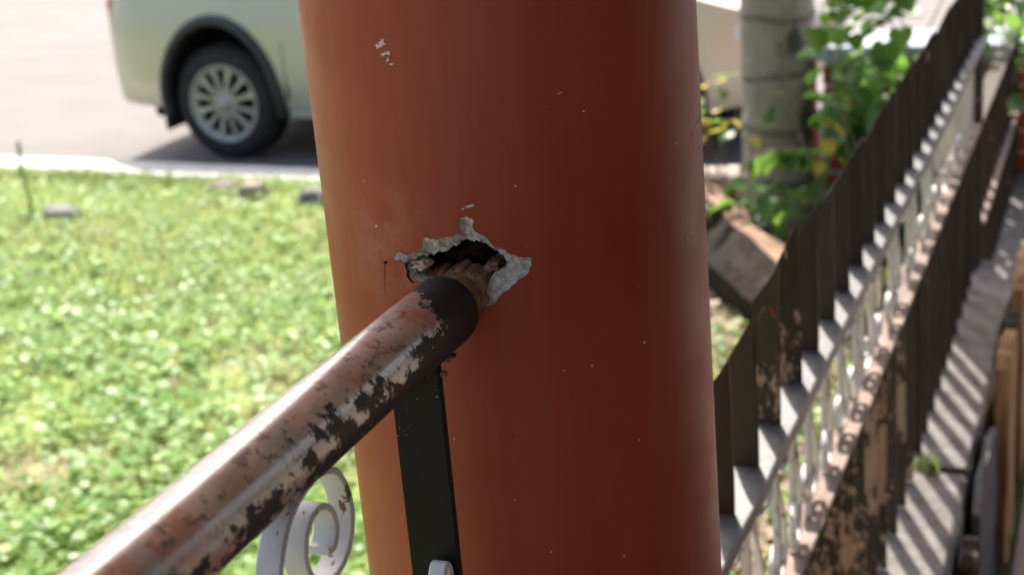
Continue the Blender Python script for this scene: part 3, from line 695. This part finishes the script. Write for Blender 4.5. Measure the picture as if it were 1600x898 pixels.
# mud flap, side step, bumper trim
def carbox(name, u0, u1, l0, l1, z0, z1, mat, bev=.01, parent=None):
    bm = box(u0, u1, l0, l1, z0, z1, bev)
    vv = [cw(q.co.x, q.co.y, q.co.z) for q in bm.verts]; bm.verts.index_update(); ff = [[x.index for x in q.verts] for q in bm.faces]; bm.free()
    return part(name, vv, ff, mat, parent or car)
carbox('mud_flap', -AR-.035, -AR-.005, -.22, .035, .21, .52, M['plastic'], .006)
carbox('mud_flap', WB-AR-.03, WB-AR-.005, -.22, .02, .22, .50, M['plastic'], .006)
carbox('side_step', AR+.10, WB-AR-.10, -.12, .06, .30, .345, M['alloy'], .015); carbox('side_step_bracket', AR+.08, WB-AR-.08, -.20, -.02, .24, .298, M['plastic'], .01)
carbox('underbody', UR+.25, UF-.2, -2*HW+.25, -.25, .24, .36, M['black_gap'], .01)
carbox('rear_bumper_ledge', UR-.015, UR+.25, -2*HW+.30, -.22, .69, .76, M['car'], .03)
carbox('tail_light', UR+.10, UR+.22, -.20, -.075, .86, 1.10, M['red_lens'], .02)
carbox('headlight', UF-.42, UF-.10, -.42, -.10, .72, .86, M['lamp'], .03)
carbox('door_handle', .95, 1.12, -.02, .02, .95, .985, M['car'], .008)
for u in (.52, 1.42): carbox('door_seam', u, u+.006, .012, .0315, .42, .80, M['black_gap'], 0)
# cabin
vv = []; ff = []
ring = [(UR+.10, 1.13), (UR+.22, 1.45), (UR+.40, 1.74), (.6, 1.80), (1.6, 1.78), (2.05, 1.64), (2.62, 1.14)]
for side_ in (0, 1):
    for (u, z) in ring:
        ins = .04 + .30*(z-1.12)**1.0*.75; l = -ins-.05 if side_ == 0 else -2*HW+ins+.05; vv.append(cw(u, l, z))
n = len(ring); ff = [tuple(range(n)), tuple(range(2*n-1, n-1, -1))] + [(k, k+1, n+k+1, n+k) for k in range(n-1)]
part('cabin', vv, ff, M['car'], car)
def pane(q, off):
    vv = []
    for (u, z) in q: ins = .04+.30*(z-1.12)*.75; vv.append(cw(u, -ins-.05+off, z))
    part('window', vv, [tuple(range(len(q)))], M['glass'], car)
pane([(UR+.42, 1.20), (UR+.46, 1.62), (.25, 1.68), (.25, 1.20)], .008); pane([(.33, 1.20), (.33, 1.68), (1.15, 1.68), (1.15, 1.20)], .008); pane([(1.23, 1.20), (1.23, 1.68), (1.62, 1.66), (1.95, 1.55), (2.32, 1.20)], .008)
ws = [Vector(cw(2.02, -.30, 1.665)), Vector(cw(2.02, -2*HW+.30, 1.665)), Vector(cw(2.60, -2*HW+.12, 1.19)), Vector(cw(2.60, -.12, 1.19))]
part('windscreen', [tuple(q+CF*.03+Vector((0, 0, .02))) for q in ws], [(0, 1, 2, 3)], M['glass'], car)
carbox('mirror', 2.10, 2.26, .02, .20, 1.14, 1.30, M['plastic'], .03)
# wheels
def wheel(uc, l0, sgn):
    we = bpy.data.objects.new('wheel', None); we.empty_display_size = .1; q = Vector(cw(uc, l0, TR)); we.location = q-CA; link(we, car)
    q = q
    def wp(r, a, l): return q + CF*(r*math.cos(a)) + Vector((0, 0, r*math.sin(a))) + CN*(sgn*l)
    def revolve(name, prof, mat, n=48, closed=False):
        vv = []; ff = []; m_ = len(prof)
        for k in range(n):
            a = 2*math.pi*k/n
            for (r, l) in prof: vv.append(wp(r, a, l))
        for k in range(n):
            for j in range(m_ if closed else m_-1):
                ff.append((k*m_+j, ((k+1) % n)*m_+j, ((k+1) % n)*m_+(j+1) % m_, k*m_+(j+1) % m_))
        return part(name, [tuple(x) for x in vv], ff, mat, we, True)
    revolve('tyre', [(.262, -.02), (.275, -.002), (.30, .004), (.33, -.002), (.358, -.016), (.378, -.034), (.385, -.06), (.386, -.13), (.385, -.20), (.372, -.23), (.33, -.25), (.262, -.25)], M['rubber'], closed=True)
    for r in (.386,):
        vv = []; ff = []
        for k in range(60):                                            # tread blocks
            a = 2*math.pi*k/60
            for (l1, l2, o) in ((-.045, -.10, 0), (-.115, -.165, .05), (-.18, -.225, 0)):
                b = len(vv)
                for (rr) in (r-.004, r+.006):
                    for (aa, ll) in ((a+o, l1), (a+o+.07, l1), (a+o+.07, l2), (a+o, l2)): vv.append(tuple(wp(rr, aa, ll)))
                ff += [(b+4, b+5, b+6, b+7), (b, b+1, b+5, b+4), (b+1, b+2, b+6, b+5), (b+2, b+3, b+7, b+6), (b+3, b, b+4, b+7)]
        tr_ = part('tread', vv, ff, M['rubber'], we)
    rim = revolve('rim', [(.262, -.14), (.258, -.02), (.266, -.004), (.262, .003), (.250, .0), (.240, -.020), (.222, -.028)], M['alloy'])
    revolve('brake_disc', [(.0, -.10), (.235, -.10)], M['black_gap'])
    revolve('hub', [(.0, .004), (.030, .003), (.036, -.006), (.060, -.010), (.075, -.026), (.075, -.06)], M['alloy'])
    for k in range(12):
        a = 2*math.pi*(k+.5)/12; vv = []
        wdt = (.012, .018) if k % 2 else (.015, .026)
        for (r, hw_, l) in ((.055, wdt[0], -.012), (.15, wdt[0]*.95, -.010), (.236, wdt[1], -.014)):
            t = Vector((0, 0, 0)) + CF*(-math.sin(a)) + Vector((0, 0, math.cos(a))); c = wp(r, a, l); cb = wp(r, a, l-.03)
            vv += [tuple(c-t*hw_), tuple(c+t*hw_), tuple(cb+t*hw_*1.1), tuple(cb-t*hw_*1.1)]
        ff = []
        for s in range(2):
            for e in range(4): ff.append((s*4+e, s*4+(e+1) % 4, s*4+4+(e+1) % 4, s*4+4+e))
        part('spoke', vv, ff, M['alloy'], we)
wheel(0, 0, 1); wheel(WB, 0, 1); wheel(0, -2*HW+.06, -1); wheel(WB, -2*HW+.06, -1)

# ------------------------------------------------------------------ palm
pb = Vector((7.08, 1.515, Zl-.02))
palm = empty('palm_tree', pb, 'grey ringed palm trunk standing between the parked car and the leafy vine', 'palm tree')
vv = []; ff = []; n = 40; zc = []; z = -.05
random.seed(3)
rings = [0]; 
while rings[-1] < 12: rings.append(rings[-1]+random.uniform(.22, .30))
NZ = 300
for k in range(NZ+1):
    z = 12.0*(k/NZ)**1.35; r = .176 - .005*z + .05*math.exp(-z*5)
    d = min(abs(z-q) for q in rings); r += -.012*math.exp(-(d/.012)**2) + .005*math.exp(-((d-.03)/.025)**2)
    ox = .02*z*math.sin(z*.25)
    for j in range(n):
        a = 2*math.pi*j/n; rr = r*(1+.02*math.sin(3*a+z*2)+.012*random.uniform(-1, 1)); vv.append((pb.x+ox+rr*math.cos(a), pb.y+rr*math.sin(a), pb.z+z+.02*math.sin(a*2+k)))
for k in range(NZ):
    for j in range(n): ff.append((k*n+j, k*n+(j+1) % n, (k+1)*n+(j+1) % n, (k+1)*n+j))
part('trunk', vv, ff, M['trunk'], palm, True)
def frond(base, az, L, droop):
    P = []; d = Vector((math.cos(az), math.sin(az), 0)); vv = []; ff = []
    for k in range(15):
        t = k/14; P.append(base + d*(L*t*(1-.15*t)) + Vector((0, 0, L*(.55*t-droop*t*t))))
    tv, tf = tube(P, [.03*(1-t/15)+.004 for t in range(15)], 5)
    vv = [tuple(x) for x in tv]; ff = list(tf); sdir = Vector((-d.y, d.x, 0))
    for k in range(2, 15):
        for h in range(3):
            t = (k-h/3)/14; p = P[k-1].lerp(P[k], 1-h/3)
            for s in (-1, 1):
                ll = .55*math.sin(math.pi*min(1, t*.9+.1))+.1; e = p + sdir*s*ll*.8 + d*ll*.45 - Vector((0, 0, ll*.45)); b = len(vv)
                vv += [tuple(p), tuple(p+d*.035), tuple(p.lerp(e, .5)+d*.03+Vector((0, 0, .03))), tuple(e)]; ff += [(b, b+1, b+2), (b, b+2, b+3)]
    part('frond', vv, ff, M['leaf'], palm)
for q in rings[:14]:
    if q < .12: continue
    vv = []; ff = []
    for k in range(40):
        a = 2*math.pi*k/40
        for (dz_, e) in ((-.013, .0), (-.004, .004), (.006, .004), (.014, .0)):
            r_ = .176-.005*q+.05*math.exp(-q*5)+.003+e+random.uniform(-.0015, .0015); vv.append((pb.x+.02*q*math.sin(q*.25)+r_*math.cos(a), pb.y+r_*math.sin(a), pb.z+q+dz_+.012*math.sin(a*2+q*9)+random.uniform(-.003, .003)))
    for k in range(40):
        for e in range(3): ff.append((k*4+e, ((k+1) % 40)*4+e, ((k+1) % 40)*4+e+1, k*4+e+1))
    part('trunk_ring', vv, ff, M['ring'], palm, True)
topc = Vector((pb.x+.02*12*math.sin(3.0), pb.y, pb.z+11.9))
for k in range(13): frond(topc, 2*math.pi*k/13+random.uniform(-.1, .1), random.uniform(2.0, 2.5), random.uniform(.55, 1.0))
bp = []
def scar(a, z, wd, hg):
    vv = []; ff = []
    for k in range(9):
        for s in (-1, 1):
            aa = a+wd*(k/8-.5); zz = z+s*hg*math.sin(math.pi*(k+.6)/9.2)*random.uniform(.7, 1.1); r = .1785-.004*zz+.012; vv.append((pb.x+r*math.cos(aa), pb.y+r*math.sin(aa), pb.z+zz))
    ff = [(2*k, 2*k+2, 2*k+3, 2*k+1) for k in range(8)]
    part('leaf_scar', vv, ff, M['scar'], palm)
scar(math.pi+.62, .92, .42, .075); scar(math.pi+.95, .55, .45, .13)

# ------------------------------------------------------------------ red brick wall with pale coping
WX0, WX1, WY0, WY1, WZ0, WZ1 = 7.02, 7.22, -.9, 1.30, Zl-.05, .93
wall = empty('brick_wall', (7.1, .2, Zl), 'low red brick wall with white joints and pale coping behind the leaves', 'wall')
bmpart('mortar_bed', box(WX0+.008, WX1-.008, WY0+.008, WY1-.008, WZ0, WZ1), M['mortar'], wall)
bl, bh, g = .215, .088, .014
bmq = box(-.1, .1, -bl/2, bl/2, -bh/2, bh/2, .004); bmq.verts.index_update()
bmesh_brick = mesh('brick', [tuple(q.co) for q in bmq.verts], [[x.index for x in q.verts] for q in bmq.faces], M['brick'])
bmq2 = box(-.1, .1, -bl/4+.003, bl/4-.003, -bh/2, bh/2, .004); bmq2.verts.index_update()
half_brick = mesh('brick', [tuple(q.co) for q in bmq2.verts], [[x.index for x in q.verts] for q in bmq2.faces], M['brick']); bmq.free(); bmq2.free()
r = 0; z = WZ0+.06
while z+bh/2 < WZ1+.01:
    nfull = int((WY1-WY0)/(bl+g))
    for k in range(nfull+1):
        y = WY1-bl/2-k*(bl+g)-(0 if r % 2 == 0 else (bl+g)/2); me = bmesh_brick
        if r % 2 and k == 0:
            o = bpy.data.objects.new('brick', half_brick); o.location = (7.12-7.1+random.uniform(-.003, .003), WY1-bl/4+.003-.2, z-Zl); link(o, wall)
        if y-bl/2 < WY0: continue
        o = bpy.data.objects.new('brick', me); o.location = (7.12-7.1+random.uniform(-.004, .004), y-.2, z-Zl); o.rotation_euler.z = R_(random.uniform(-.6, .6)); link(o, wall)
    z += bh+g; r += 1
cop = bmpart('coping', box(6.96, 7.42, WY0-.04, WY1+.04, WZ1+.004, WZ1+.064, .008), M['concrete_pale'], wall); tag(cop, 'pale blue white coping slab')

# ------------------------------------------------------------------ leafy vine, weeds, litter
random.seed(11)
def leaf_mesh(name, L, W, heart, mat, fold=.25):
    pr = [(0, 0), (-.10*heart, .22), (.05, .42), (.30, .50), (.55, .40), (.80, .18), (1, 0)]
    vv = []; ff = []
    mid = [(0, 0), (.05, 0), (.15, 0), (.35, 0), (.58, 0), (.80, 0), (1, 0)]
    for s in (-1, 1):
        b = len(vv)
        for (a, c), (ma, mc) in zip(pr, mid):
            z0 = -.12*ma*ma*L; vv.append((ma*L, 0, z0)); vv.append((a*L, s*c*W, z0-abs(c)*W*fold*(-1)+random.uniform(-.004, .004)))
        for k in range(6):
            q = (b+2*k, b+2*k+1, b+2*k+3, b+2*k+2); ff.append(q if s > 0 else tuple(reversed(q)))
    me = mesh(name, vv, ff, mat, True); return me
LM = [leaf_mesh('leaf', .115, .12, 1.0, M['leaf']) for k in range(3)]; LY = [leaf_mesh('leaf', .09, .09, .8, M['leaf_yellow']) for k in range(2)]
def place_leaf(parent, p, me, sc, az=None, pitch=None):
    o = bpy.data.objects.new('leaf', me); l = Vector(p)
    o.location = l-parent.location
    az = random.uniform(0, 6.28) if az is None else az; pitch = random.uniform(-.2, 1.0) if pitch is None else pitch
    o.rotation_euler = (random.uniform(-.6, .6), pitch, az); o.scale = (sc, sc, sc); link(o, parent)
vine = empty('leafy_vine', (6.45, .95, Zl), 'bright green heart leaved vine climbing right of the palm trunk', 'vine')
stems = []
for k in range(9):
    y0 = .50+.08*k; P = [Vector((6.45+random.uniform(-.1, .2), y0, Zl-.02))]
    for j in range(9): P.append(P[-1]+Vector((random.uniform(-.05, .05), random.uniform(-.06, .06)+(.01 if k > 4 else -.005), random.uniform(.11, .17))))
    tv, tf = tube(P, [.007*(1-j/14) for j in range(10)], 6); part('stem', tv, tf, M['twig'], vine, True); stems.append(P)
cnt = 0
while cnt < 260:
    y = random.uniform(.40, 1.21); z = random.uniform(.62, 1.55); x = random.uniform(6.2, 6.75)
    # ragged outline with holes
    h = math.sin(y*9.1+1)*math.cos(z*7.7)+.6*math.sin(y*19+z*13)
    if z < .80 and random.random() < .55: continue
    if h < -.42: continue
    if y < .78 and .93 < z < 1.12 and random.random() < .7: continue
    place_leaf(vine, (x, y, z), random.choice(LM), random.uniform(.55, 1.15)); cnt += 1
for (y, z) in ((1.15, .77), (1.19, .80), (1.12, .62), (1.20, .60), (.62, 1.55), (1.17, .70)):
    place_leaf(vine, (6.4, y, z), random.choice(LY), random.uniform(.6, 1.05), math.pi+random.uniform(-1.5, 1.5), random.uniform(.6, 1.2))
shb = empty('leafy_shrub', (6.85, 1.0, Zl), 'dense green shrub low in front of the red brick wall', 'shrub')
for k in range(10):
    P = [Vector((6.85+random.uniform(-.06, .06),   .66+.06*k, Zl-.02))]
    for j in range(6): P.append(P[-1]+Vector((random.uniform(-.05, .04), random.uniform(-.06, .06), random.uniform(.10, .16))))
    tv, tf = tube(P, [.007*(1-j/9) for j in range(7)], 6); part('branch', tv, tf, M['twig'], shb, True)
for k in range(170):
    y = random.uniform(.62, 1.24); z = random.uniform(.20, .98)
    place_leaf(shb, (random.uniform(6.72, 6.96), y, z), random.choice(LM), random.uniform(.6, 1.2), math.pi+random.uniform(-1.6, 1.6), random.uniform(.2, 1.3))
# drooping compound leaves in front of the trunk
spr = empty('drooping_sprig', (6.45, 1.45, Zl), 'drooping green sprig hanging in front of the palm trunk', 'plant')
P = [Vector((6.52, 1.18, Zl)), Vector((6.50, 1.20, .40)), Vector((6.45, 1.22, .60)), Vector((6.42, 1.30, .655)), Vector((6.40, 1.42, .65)), Vector((6.38, 1.53, .60))]
tv, tf = tube(P, [.008, .007, .006, .005, .004, .003], 6); part('stem', tv, tf, M['twig'], spr, True)
LS = leaf_mesh('leaf', .10, .075, .4, M['leaf'])
for k in range(16):
    t = k/15*2.99; i = int(t); q = P[2+i].lerp(P[3+i], t-i); place_leaf(spr, q+Vector((random.uniform(-.03, .03), 0, -.005)), LS, random.uniform(.75, 1.15), random.uniform(0, 6.28), random.uniform(.9, 1.4))
# yellowing shrub left of the trunk
ys_ = empty('yellowing_shrub', (6.7, 1.78, Zl), 'sparse yellowing shrub with bare twigs left of the palm trunk', 'shrub')
for k in range(8):
    P = [Vector((6.75+random.uniform(-.05, .05), 1.74+random.uniform(-.04, .04), Zl-.02))]
    dy = random.uniform(-.03, .05)
    for j in range(7): P.append(P[-1]+Vector((random.uniform(-.03, .03), dy+random.uniform(-.04, .04), random.uniform(.07, .13))))
    tv, tf = tube(P, [.006*(1-j/10) for j in range(8)], 5); part('twig', tv, tf, M['twig'], ys_, True)
    for j in (5, 6, 7):
        if random.random() < .75: place_leaf(ys_, P[j], random.choice(LY) if random.random() < .5 else random.choice(LM), random.uniform(.5, .8))
for k in range(9): place_leaf(ys_, (6.5+random.uniform(-.1, .1), random.uniform(1.56, 1.72), random.uniform(.72, .98)), random.choice(LM+LY), random.uniform(.5, .8))
# low weeds over the log
lw = empty('low_weed_clump', (6.35, 1.55, Zl), 'low clump of green weeds growing over the fallen log', 'weeds')
for k in range(9):
    P = [Vector((6.35+random.uniform(-.15, .15), random.uniform(1.30, 1.78), Zl-.02))]
    for j in range(4): P.append(P[-1]+Vector((random.uniform(-.04, .04), random.uniform(-.04, .04), random.uniform(.06, .10))))
    tv, tf = tube(P, [.004]*5, 5); part('stem', tv, tf, M['twig'], lw, True)
    for q in P[2:]:
        for h in range(3): place_leaf(lw, q+Vector((random.uniform(-.04, .04), random.uniform(-.05, .05), random.uniform(-.02, .03))), random.choice(LM), random.uniform(.45, .85))
# fallen log
lg = empty('fallen_log', (5.95, 1.48, Zl), 'fallen half rotten log with its top coloured pale as if sunlit lying behind the fence', 'log')
a = Vector((6.62, 1.80, .24)); b = Vector((5.52, 1.12, .20)); vv = []; ff = []; n = 18
ax = (b-a).normalized(); sd = Vector((-ax.y, ax.x, 0)); 
for k in range(15):
    c = a.lerp(b, k/14); r = .20-.03*k/14+random.uniform(-.008, .008)
    for j in range(n):
        an = 2*math.pi*j/n; rr = r*(1+.07*math.sin(an*5)+random.uniform(-.05, .05)); vv.append(tuple(c+sd*rr*math.cos(an)+Vector((0, 0, 1))*rr*math.sin(an)))
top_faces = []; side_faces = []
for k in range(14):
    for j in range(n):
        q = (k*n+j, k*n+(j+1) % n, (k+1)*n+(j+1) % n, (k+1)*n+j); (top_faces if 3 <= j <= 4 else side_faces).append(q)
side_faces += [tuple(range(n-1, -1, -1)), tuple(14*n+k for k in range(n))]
part('shaded_side', vv, side_faces, M['log_dark'], lg); tag(part('lit_top', vv, top_faces, M['log'], lg), 'strip on top of the log coloured pale as sunlit')  # light and shade put into the colours: dark sides, pale top strip
# stones
def stone(c, s, mat, lab, nm='stone', cat='stone'):
    bm = bmesh.new(); bmesh.ops.create_icosphere(bm, subdivisions=3, radius=1)
    sd = [random.uniform(0, 6) for k in range(6)]
    for q in bm.verts:
        d = 1+.16*math.sin(q.co.x*3+sd[0])*math.cos(q.co.y*3+sd[1])+.10*math.sin(q.co.z*5+sd[2])+random.uniform(-.03, .03)
        x, y, z = [math.copysign(abs(k)**.75, k) for k in q.co]; q.co = Vector((c[0]+x*s[0]*d, c[1]+y*s[1]*d, c[2]+z*s[2]*d))
    tag(bmpart(nm, bm, mat, None, False), lab, cat)
stone((7.26, 4.60, Zl+.03), (.10, .085, .06), M['stone'], 'small pinkish pale stone in the grass before the kerb'); stone((7.18, 4.12, Zl+.02), (.11, .14, .07), M['stone_grey'], 'grey stone half hidden by the left edge of the column')
stone((6.74, 5.54, Zl+.015), (.10, .12, .07), M['stone_grey'], 'rounded grey stone in the lawn at far left'); stone((7.40, 4.88, Zl+.01), (.07, .10, .05), M['stone'], 'flat whitish stone left of the pinkish one by the kerb')
stone((7.36, 1.96, Zl+.09), (.14, .20, .12), M['stone'], 'white block between the column and the palm trunk', 'stone', 'block')
# dry stick and tall weed stalk, grass tuft
tv, tf = tube([(4.42, 3.24, Zl+.05), (4.55, 3.35, Zl+.06), (4.70, 3.45, Zl+.05), (4.80, 3.50, Zl+.03)], [.006, .007, .006, .004], 6); tag(part('dry_stick', tv, tf, M['twig'], None, True), 'pale dry stick lying in the lawn at left', 'stick')
ws_ = empty('weed_stalk', (6.72, 5.72, Zl), 'single tall thin weed stalk in the lawn at far left', 'weed')
tv, tf = tube([(6.72, 5.72, Zl-.02), (6.72, 5.725, Zl+.16), (6.71, 5.73, Zl+.32), (6.70, 5.71, Zl+.46)], [.009, .009, .008, .010], 6); part('stem', tv, tf, M['leaf'], ws_, True)
for k in range(9): place_leaf(ws_, (6.71+random.uniform(-.01, .01), 5.725+random.uniform(-.01, .01), Zl+.40+.008*k), LS, .25, random.uniform(0, 6), .9)

# ------------------------------------------------------------------ grass and weeds of the lawn (stuff)
def blades(name, centres, per, spread, hmin, hmax, wd, mat, lab, cat, kind=None, tone=(0, 1)):
    n = len(centres)*per; c = np.repeat(np.asarray(centres, float), per, axis=0)
    ang = rng.uniform(0, 2*np.pi, n); rad = spread*np.sqrt(rng.uniform(0, 1, n)); bx = c[:, 0]+rad*np.cos(ang); by = c[:, 1]+rad*np.sin(ang); bz = c[:, 2]
    az = rng.uniform(0, 2*np.pi, n); lean = rng.uniform(.1, .9, n); h = rng.uniform(hmin, hmax, n); w_ = wd*rng.uniform(.7, 1.3, n)
    dx, dy = np.cos(az), np.sin(az); px, py = -dy, dx
    V = np.zeros((n, 5, 3))
    for i, (k, ww) in enumerate(((0, 1), (0, -1), (.55, -.85), (.55, .85), (1, 0))):
        V[:, i, 0] = bx+dx*lean*h*k*k+px*w_*ww/2; V[:, i, 1] = by+dy*lean*h*k*k+py*w_*ww/2; V[:, i, 2] = bz+h*k*(1-.35*lean*k)
    base = (np.arange(n)*5)[:, None]
    tri = np.concatenate([base+np.array([[0, 1, 2]]), base+np.array([[0, 2, 3]]), base+np.array([[3, 2, 4]])], axis=1).reshape(-1, 3)
    return fast(name, V.reshape(-1, 3), tri, np.repeat(rng.uniform(tone[0], tone[1], n), 5), mat, lab, cat, kind)
def fast(name, V, F, tone, mat, lab, cat, kind):
    me = bpy.data.meshes.new(name); k = F.shape[1]; me.vertices.add(len(V)); me.vertices.foreach_set('co', V.ravel().astype(np.float32))
    me.loops.add(F.size); me.loops.foreach_set('vertex_index', F.ravel().astype(np.int32)); me.polygons.add(len(F))
    me.polygons.foreach_set('loop_start', np.arange(0, F.size, k, dtype=np.int32)); me.polygons.foreach_set('use_smooth', np.ones(len(F), dtype=bool))
    at = me.attributes.new('tone', 'FLOAT', 'POINT'); at.data.foreach_set('value', tone.astype(np.float32))
    me.materials.append(mat); me.update(); me.validate(); o = link(bpy.data.objects.new(name, me))
    return tag(o, lab, cat, None, kind)
def lawn_pts(n, dens):
    s = rng.uniform(-4.5, 6.5, n); o = -rng.uniform(.02, 5.6, n)
    x = 7.70+KD.x*s+KN.x*o; y = 5.60+KD.y*s+KN.y*o
    ok = (y > .52) & (y < .62*x+3.2) & (y < 9)
    x, y = x[ok], y[ok]
    d = .47+.28*np.sin(x*2.3+y*1.1)*np.cos(y*1.9-x*.7)+.24*np.sin(x*5.1-y*4.3)+.22*np.sin(y*9.7+x*8.1)*np.sin(x*6.3-y*2.2)
    bare = (y < 1.75) & ((x > 4.4) | (y < 1.25))
    d = np.where(bare, d*.35, d)
    far = np.clip((x-4.0)/2.2, 0, 1); d = d+.5*far*(~bare)
    k = rng.uniform(0, 1, len(x)) < np.clip(d*dens, 0, 1); x, y = x[k], y[k]
    z = Zl-.01+.018*np.sin(x*2.1+y*1.3)+.012*np.sin(x*4.7-y*3.1)
    return np.stack([x, y, z], 1)
def weeds(n, per):
    c0 = lawn_pts(n, 1.0); nc = len(c0); c = np.repeat(c0, per, axis=0); m_ = len(c)
    big = np.repeat(rng.uniform(.6, 1.5, nc)**1.3*(1-.48*np.clip((c0[:, 0]-4.2)/2.2, 0, 1)), per); tone_c = np.repeat(rng.normal(.5, .2, nc), per)
    rad = .045*big*np.sqrt(rng.uniform(0, 1, m_)); az = rng.uniform(0, 2*np.pi, m_)
    c[:, 0] += rad*np.cos(az); c[:, 1] += rad*np.sin(az)
    L = rng.uniform(.018, .040, m_)*big; W = L*rng.uniform(.6, .95, m_); az = az+rng.normal(0, .7, m_); tilt = rng.uniform(-.35, .7, m_)
    hz = (rng.uniform(.01, .06, m_))*big+.010
    d = np.stack([np.cos(az)*np.cos(tilt), np.sin(az)*np.cos(tilt), np.sin(tilt)], 1); p = np.stack([-np.sin(az), np.cos(az), rng.uniform(-.4, .4, m_)], 1)
    b = c+np.stack([0*hz, 0*hz, hz], 1)
    V = np.stack([b, b+d*(L*.3)[:, None]+p*(W*.5)[:, None], b+d*(L*.75)[:, None]+p*(W*.42)[:, None], b+d*L[:, None]-np.array([0, 0, .003]), b+d*(L*.75)[:, None]-p*(W*.42)[:, None], b+d*(L*.3)[:, None]-p*(W*.5)[:, None]], 1)
    base = (np.arange(m_)*6)[:, None]; F = np.concatenate([base+np.array([[0, 1, 4, 5]]), base+np.array([[1, 2, 3, 4]])], axis=1).reshape(-1, 4)
    return fast('lawn_weeds', V.reshape(-1, 3), F, np.repeat(np.clip(tone_c+rng.normal(0, .14, m_), 0, 1), 6), M['weed'], 'low broad leaved weeds covering the sunny lawn', 'weeds', 'stuff')
weeds(27000, 9)
blades('lawn_grass', lawn_pts(52000, 1.0), 4, .03, .03, .085, .0055, M['grass'], 'short bright green grass of the sunlit lawn', 'grass', 'stuff')
ke = np.array([kp(float(s), float(o), Zl-.01) for s, o in zip(rng.uniform(-4.2, 4.5, 700), rng.uniform(-.10, -.01, 700))])
blades('kerb_grass', ke, 6, .03, .04, .10, .006, M['grass'], 'darker fringe of grass along the kerb edge', 'grass', 'stuff', (0, .4))  # low tones imitate the shading line beside the kerb
def litter(n):
    x = rng.uniform(1.3, 6.9, n); y = .52+1.25*rng.uniform(0, 1, n)**1.3; z = Zl+.018*np.sin(x*2.1+y*1.3)+.012*np.sin(x*4.7-y*3.1)+rng.uniform(0, .02, n)
    L = rng.uniform(.03, .08, n); W = L*rng.uniform(.3, .7, n); az = rng.uniform(0, 6.28, n); tl = rng.uniform(-.5, .5, n)
    d = np.stack([np.cos(az)*np.cos(tl), np.sin(az)*np.cos(tl), np.sin(tl)], 1); p = np.stack([-np.sin(az), np.cos(az), rng.uniform(-.5, .5, n)], 1); b = np.stack([x, y, z], 1)
    V = np.stack([b, b+d*(L*.5)[:, None]+p*(W*.5)[:, None], b+d*L[:, None], b+d*(L*.5)[:, None]-p*(W*.5)[:, None]], 1)
    fast('leaf_litter', V.reshape(-1, 3), (np.arange(n)*4)[:, None]+np.array([[0, 1, 2, 3]]), np.repeat(rng.uniform(0, 1, n), 4), M['dry_leaf'], 'dry brown leaf litter on the ground behind the fence', 'leaf litter', 'stuff')
litter(9000)
tuft = np.array([(3.433+random.uniform(-.02, .02), random.uniform(.37, .43), Zled-.01) for k in range(16)])
blades('grass_tuft', tuft, 8, .012, .025, .065, .004, M['grass'], 'small green grass tuft growing in the ledge joint', 'grass tuft', None, (.1, .6))
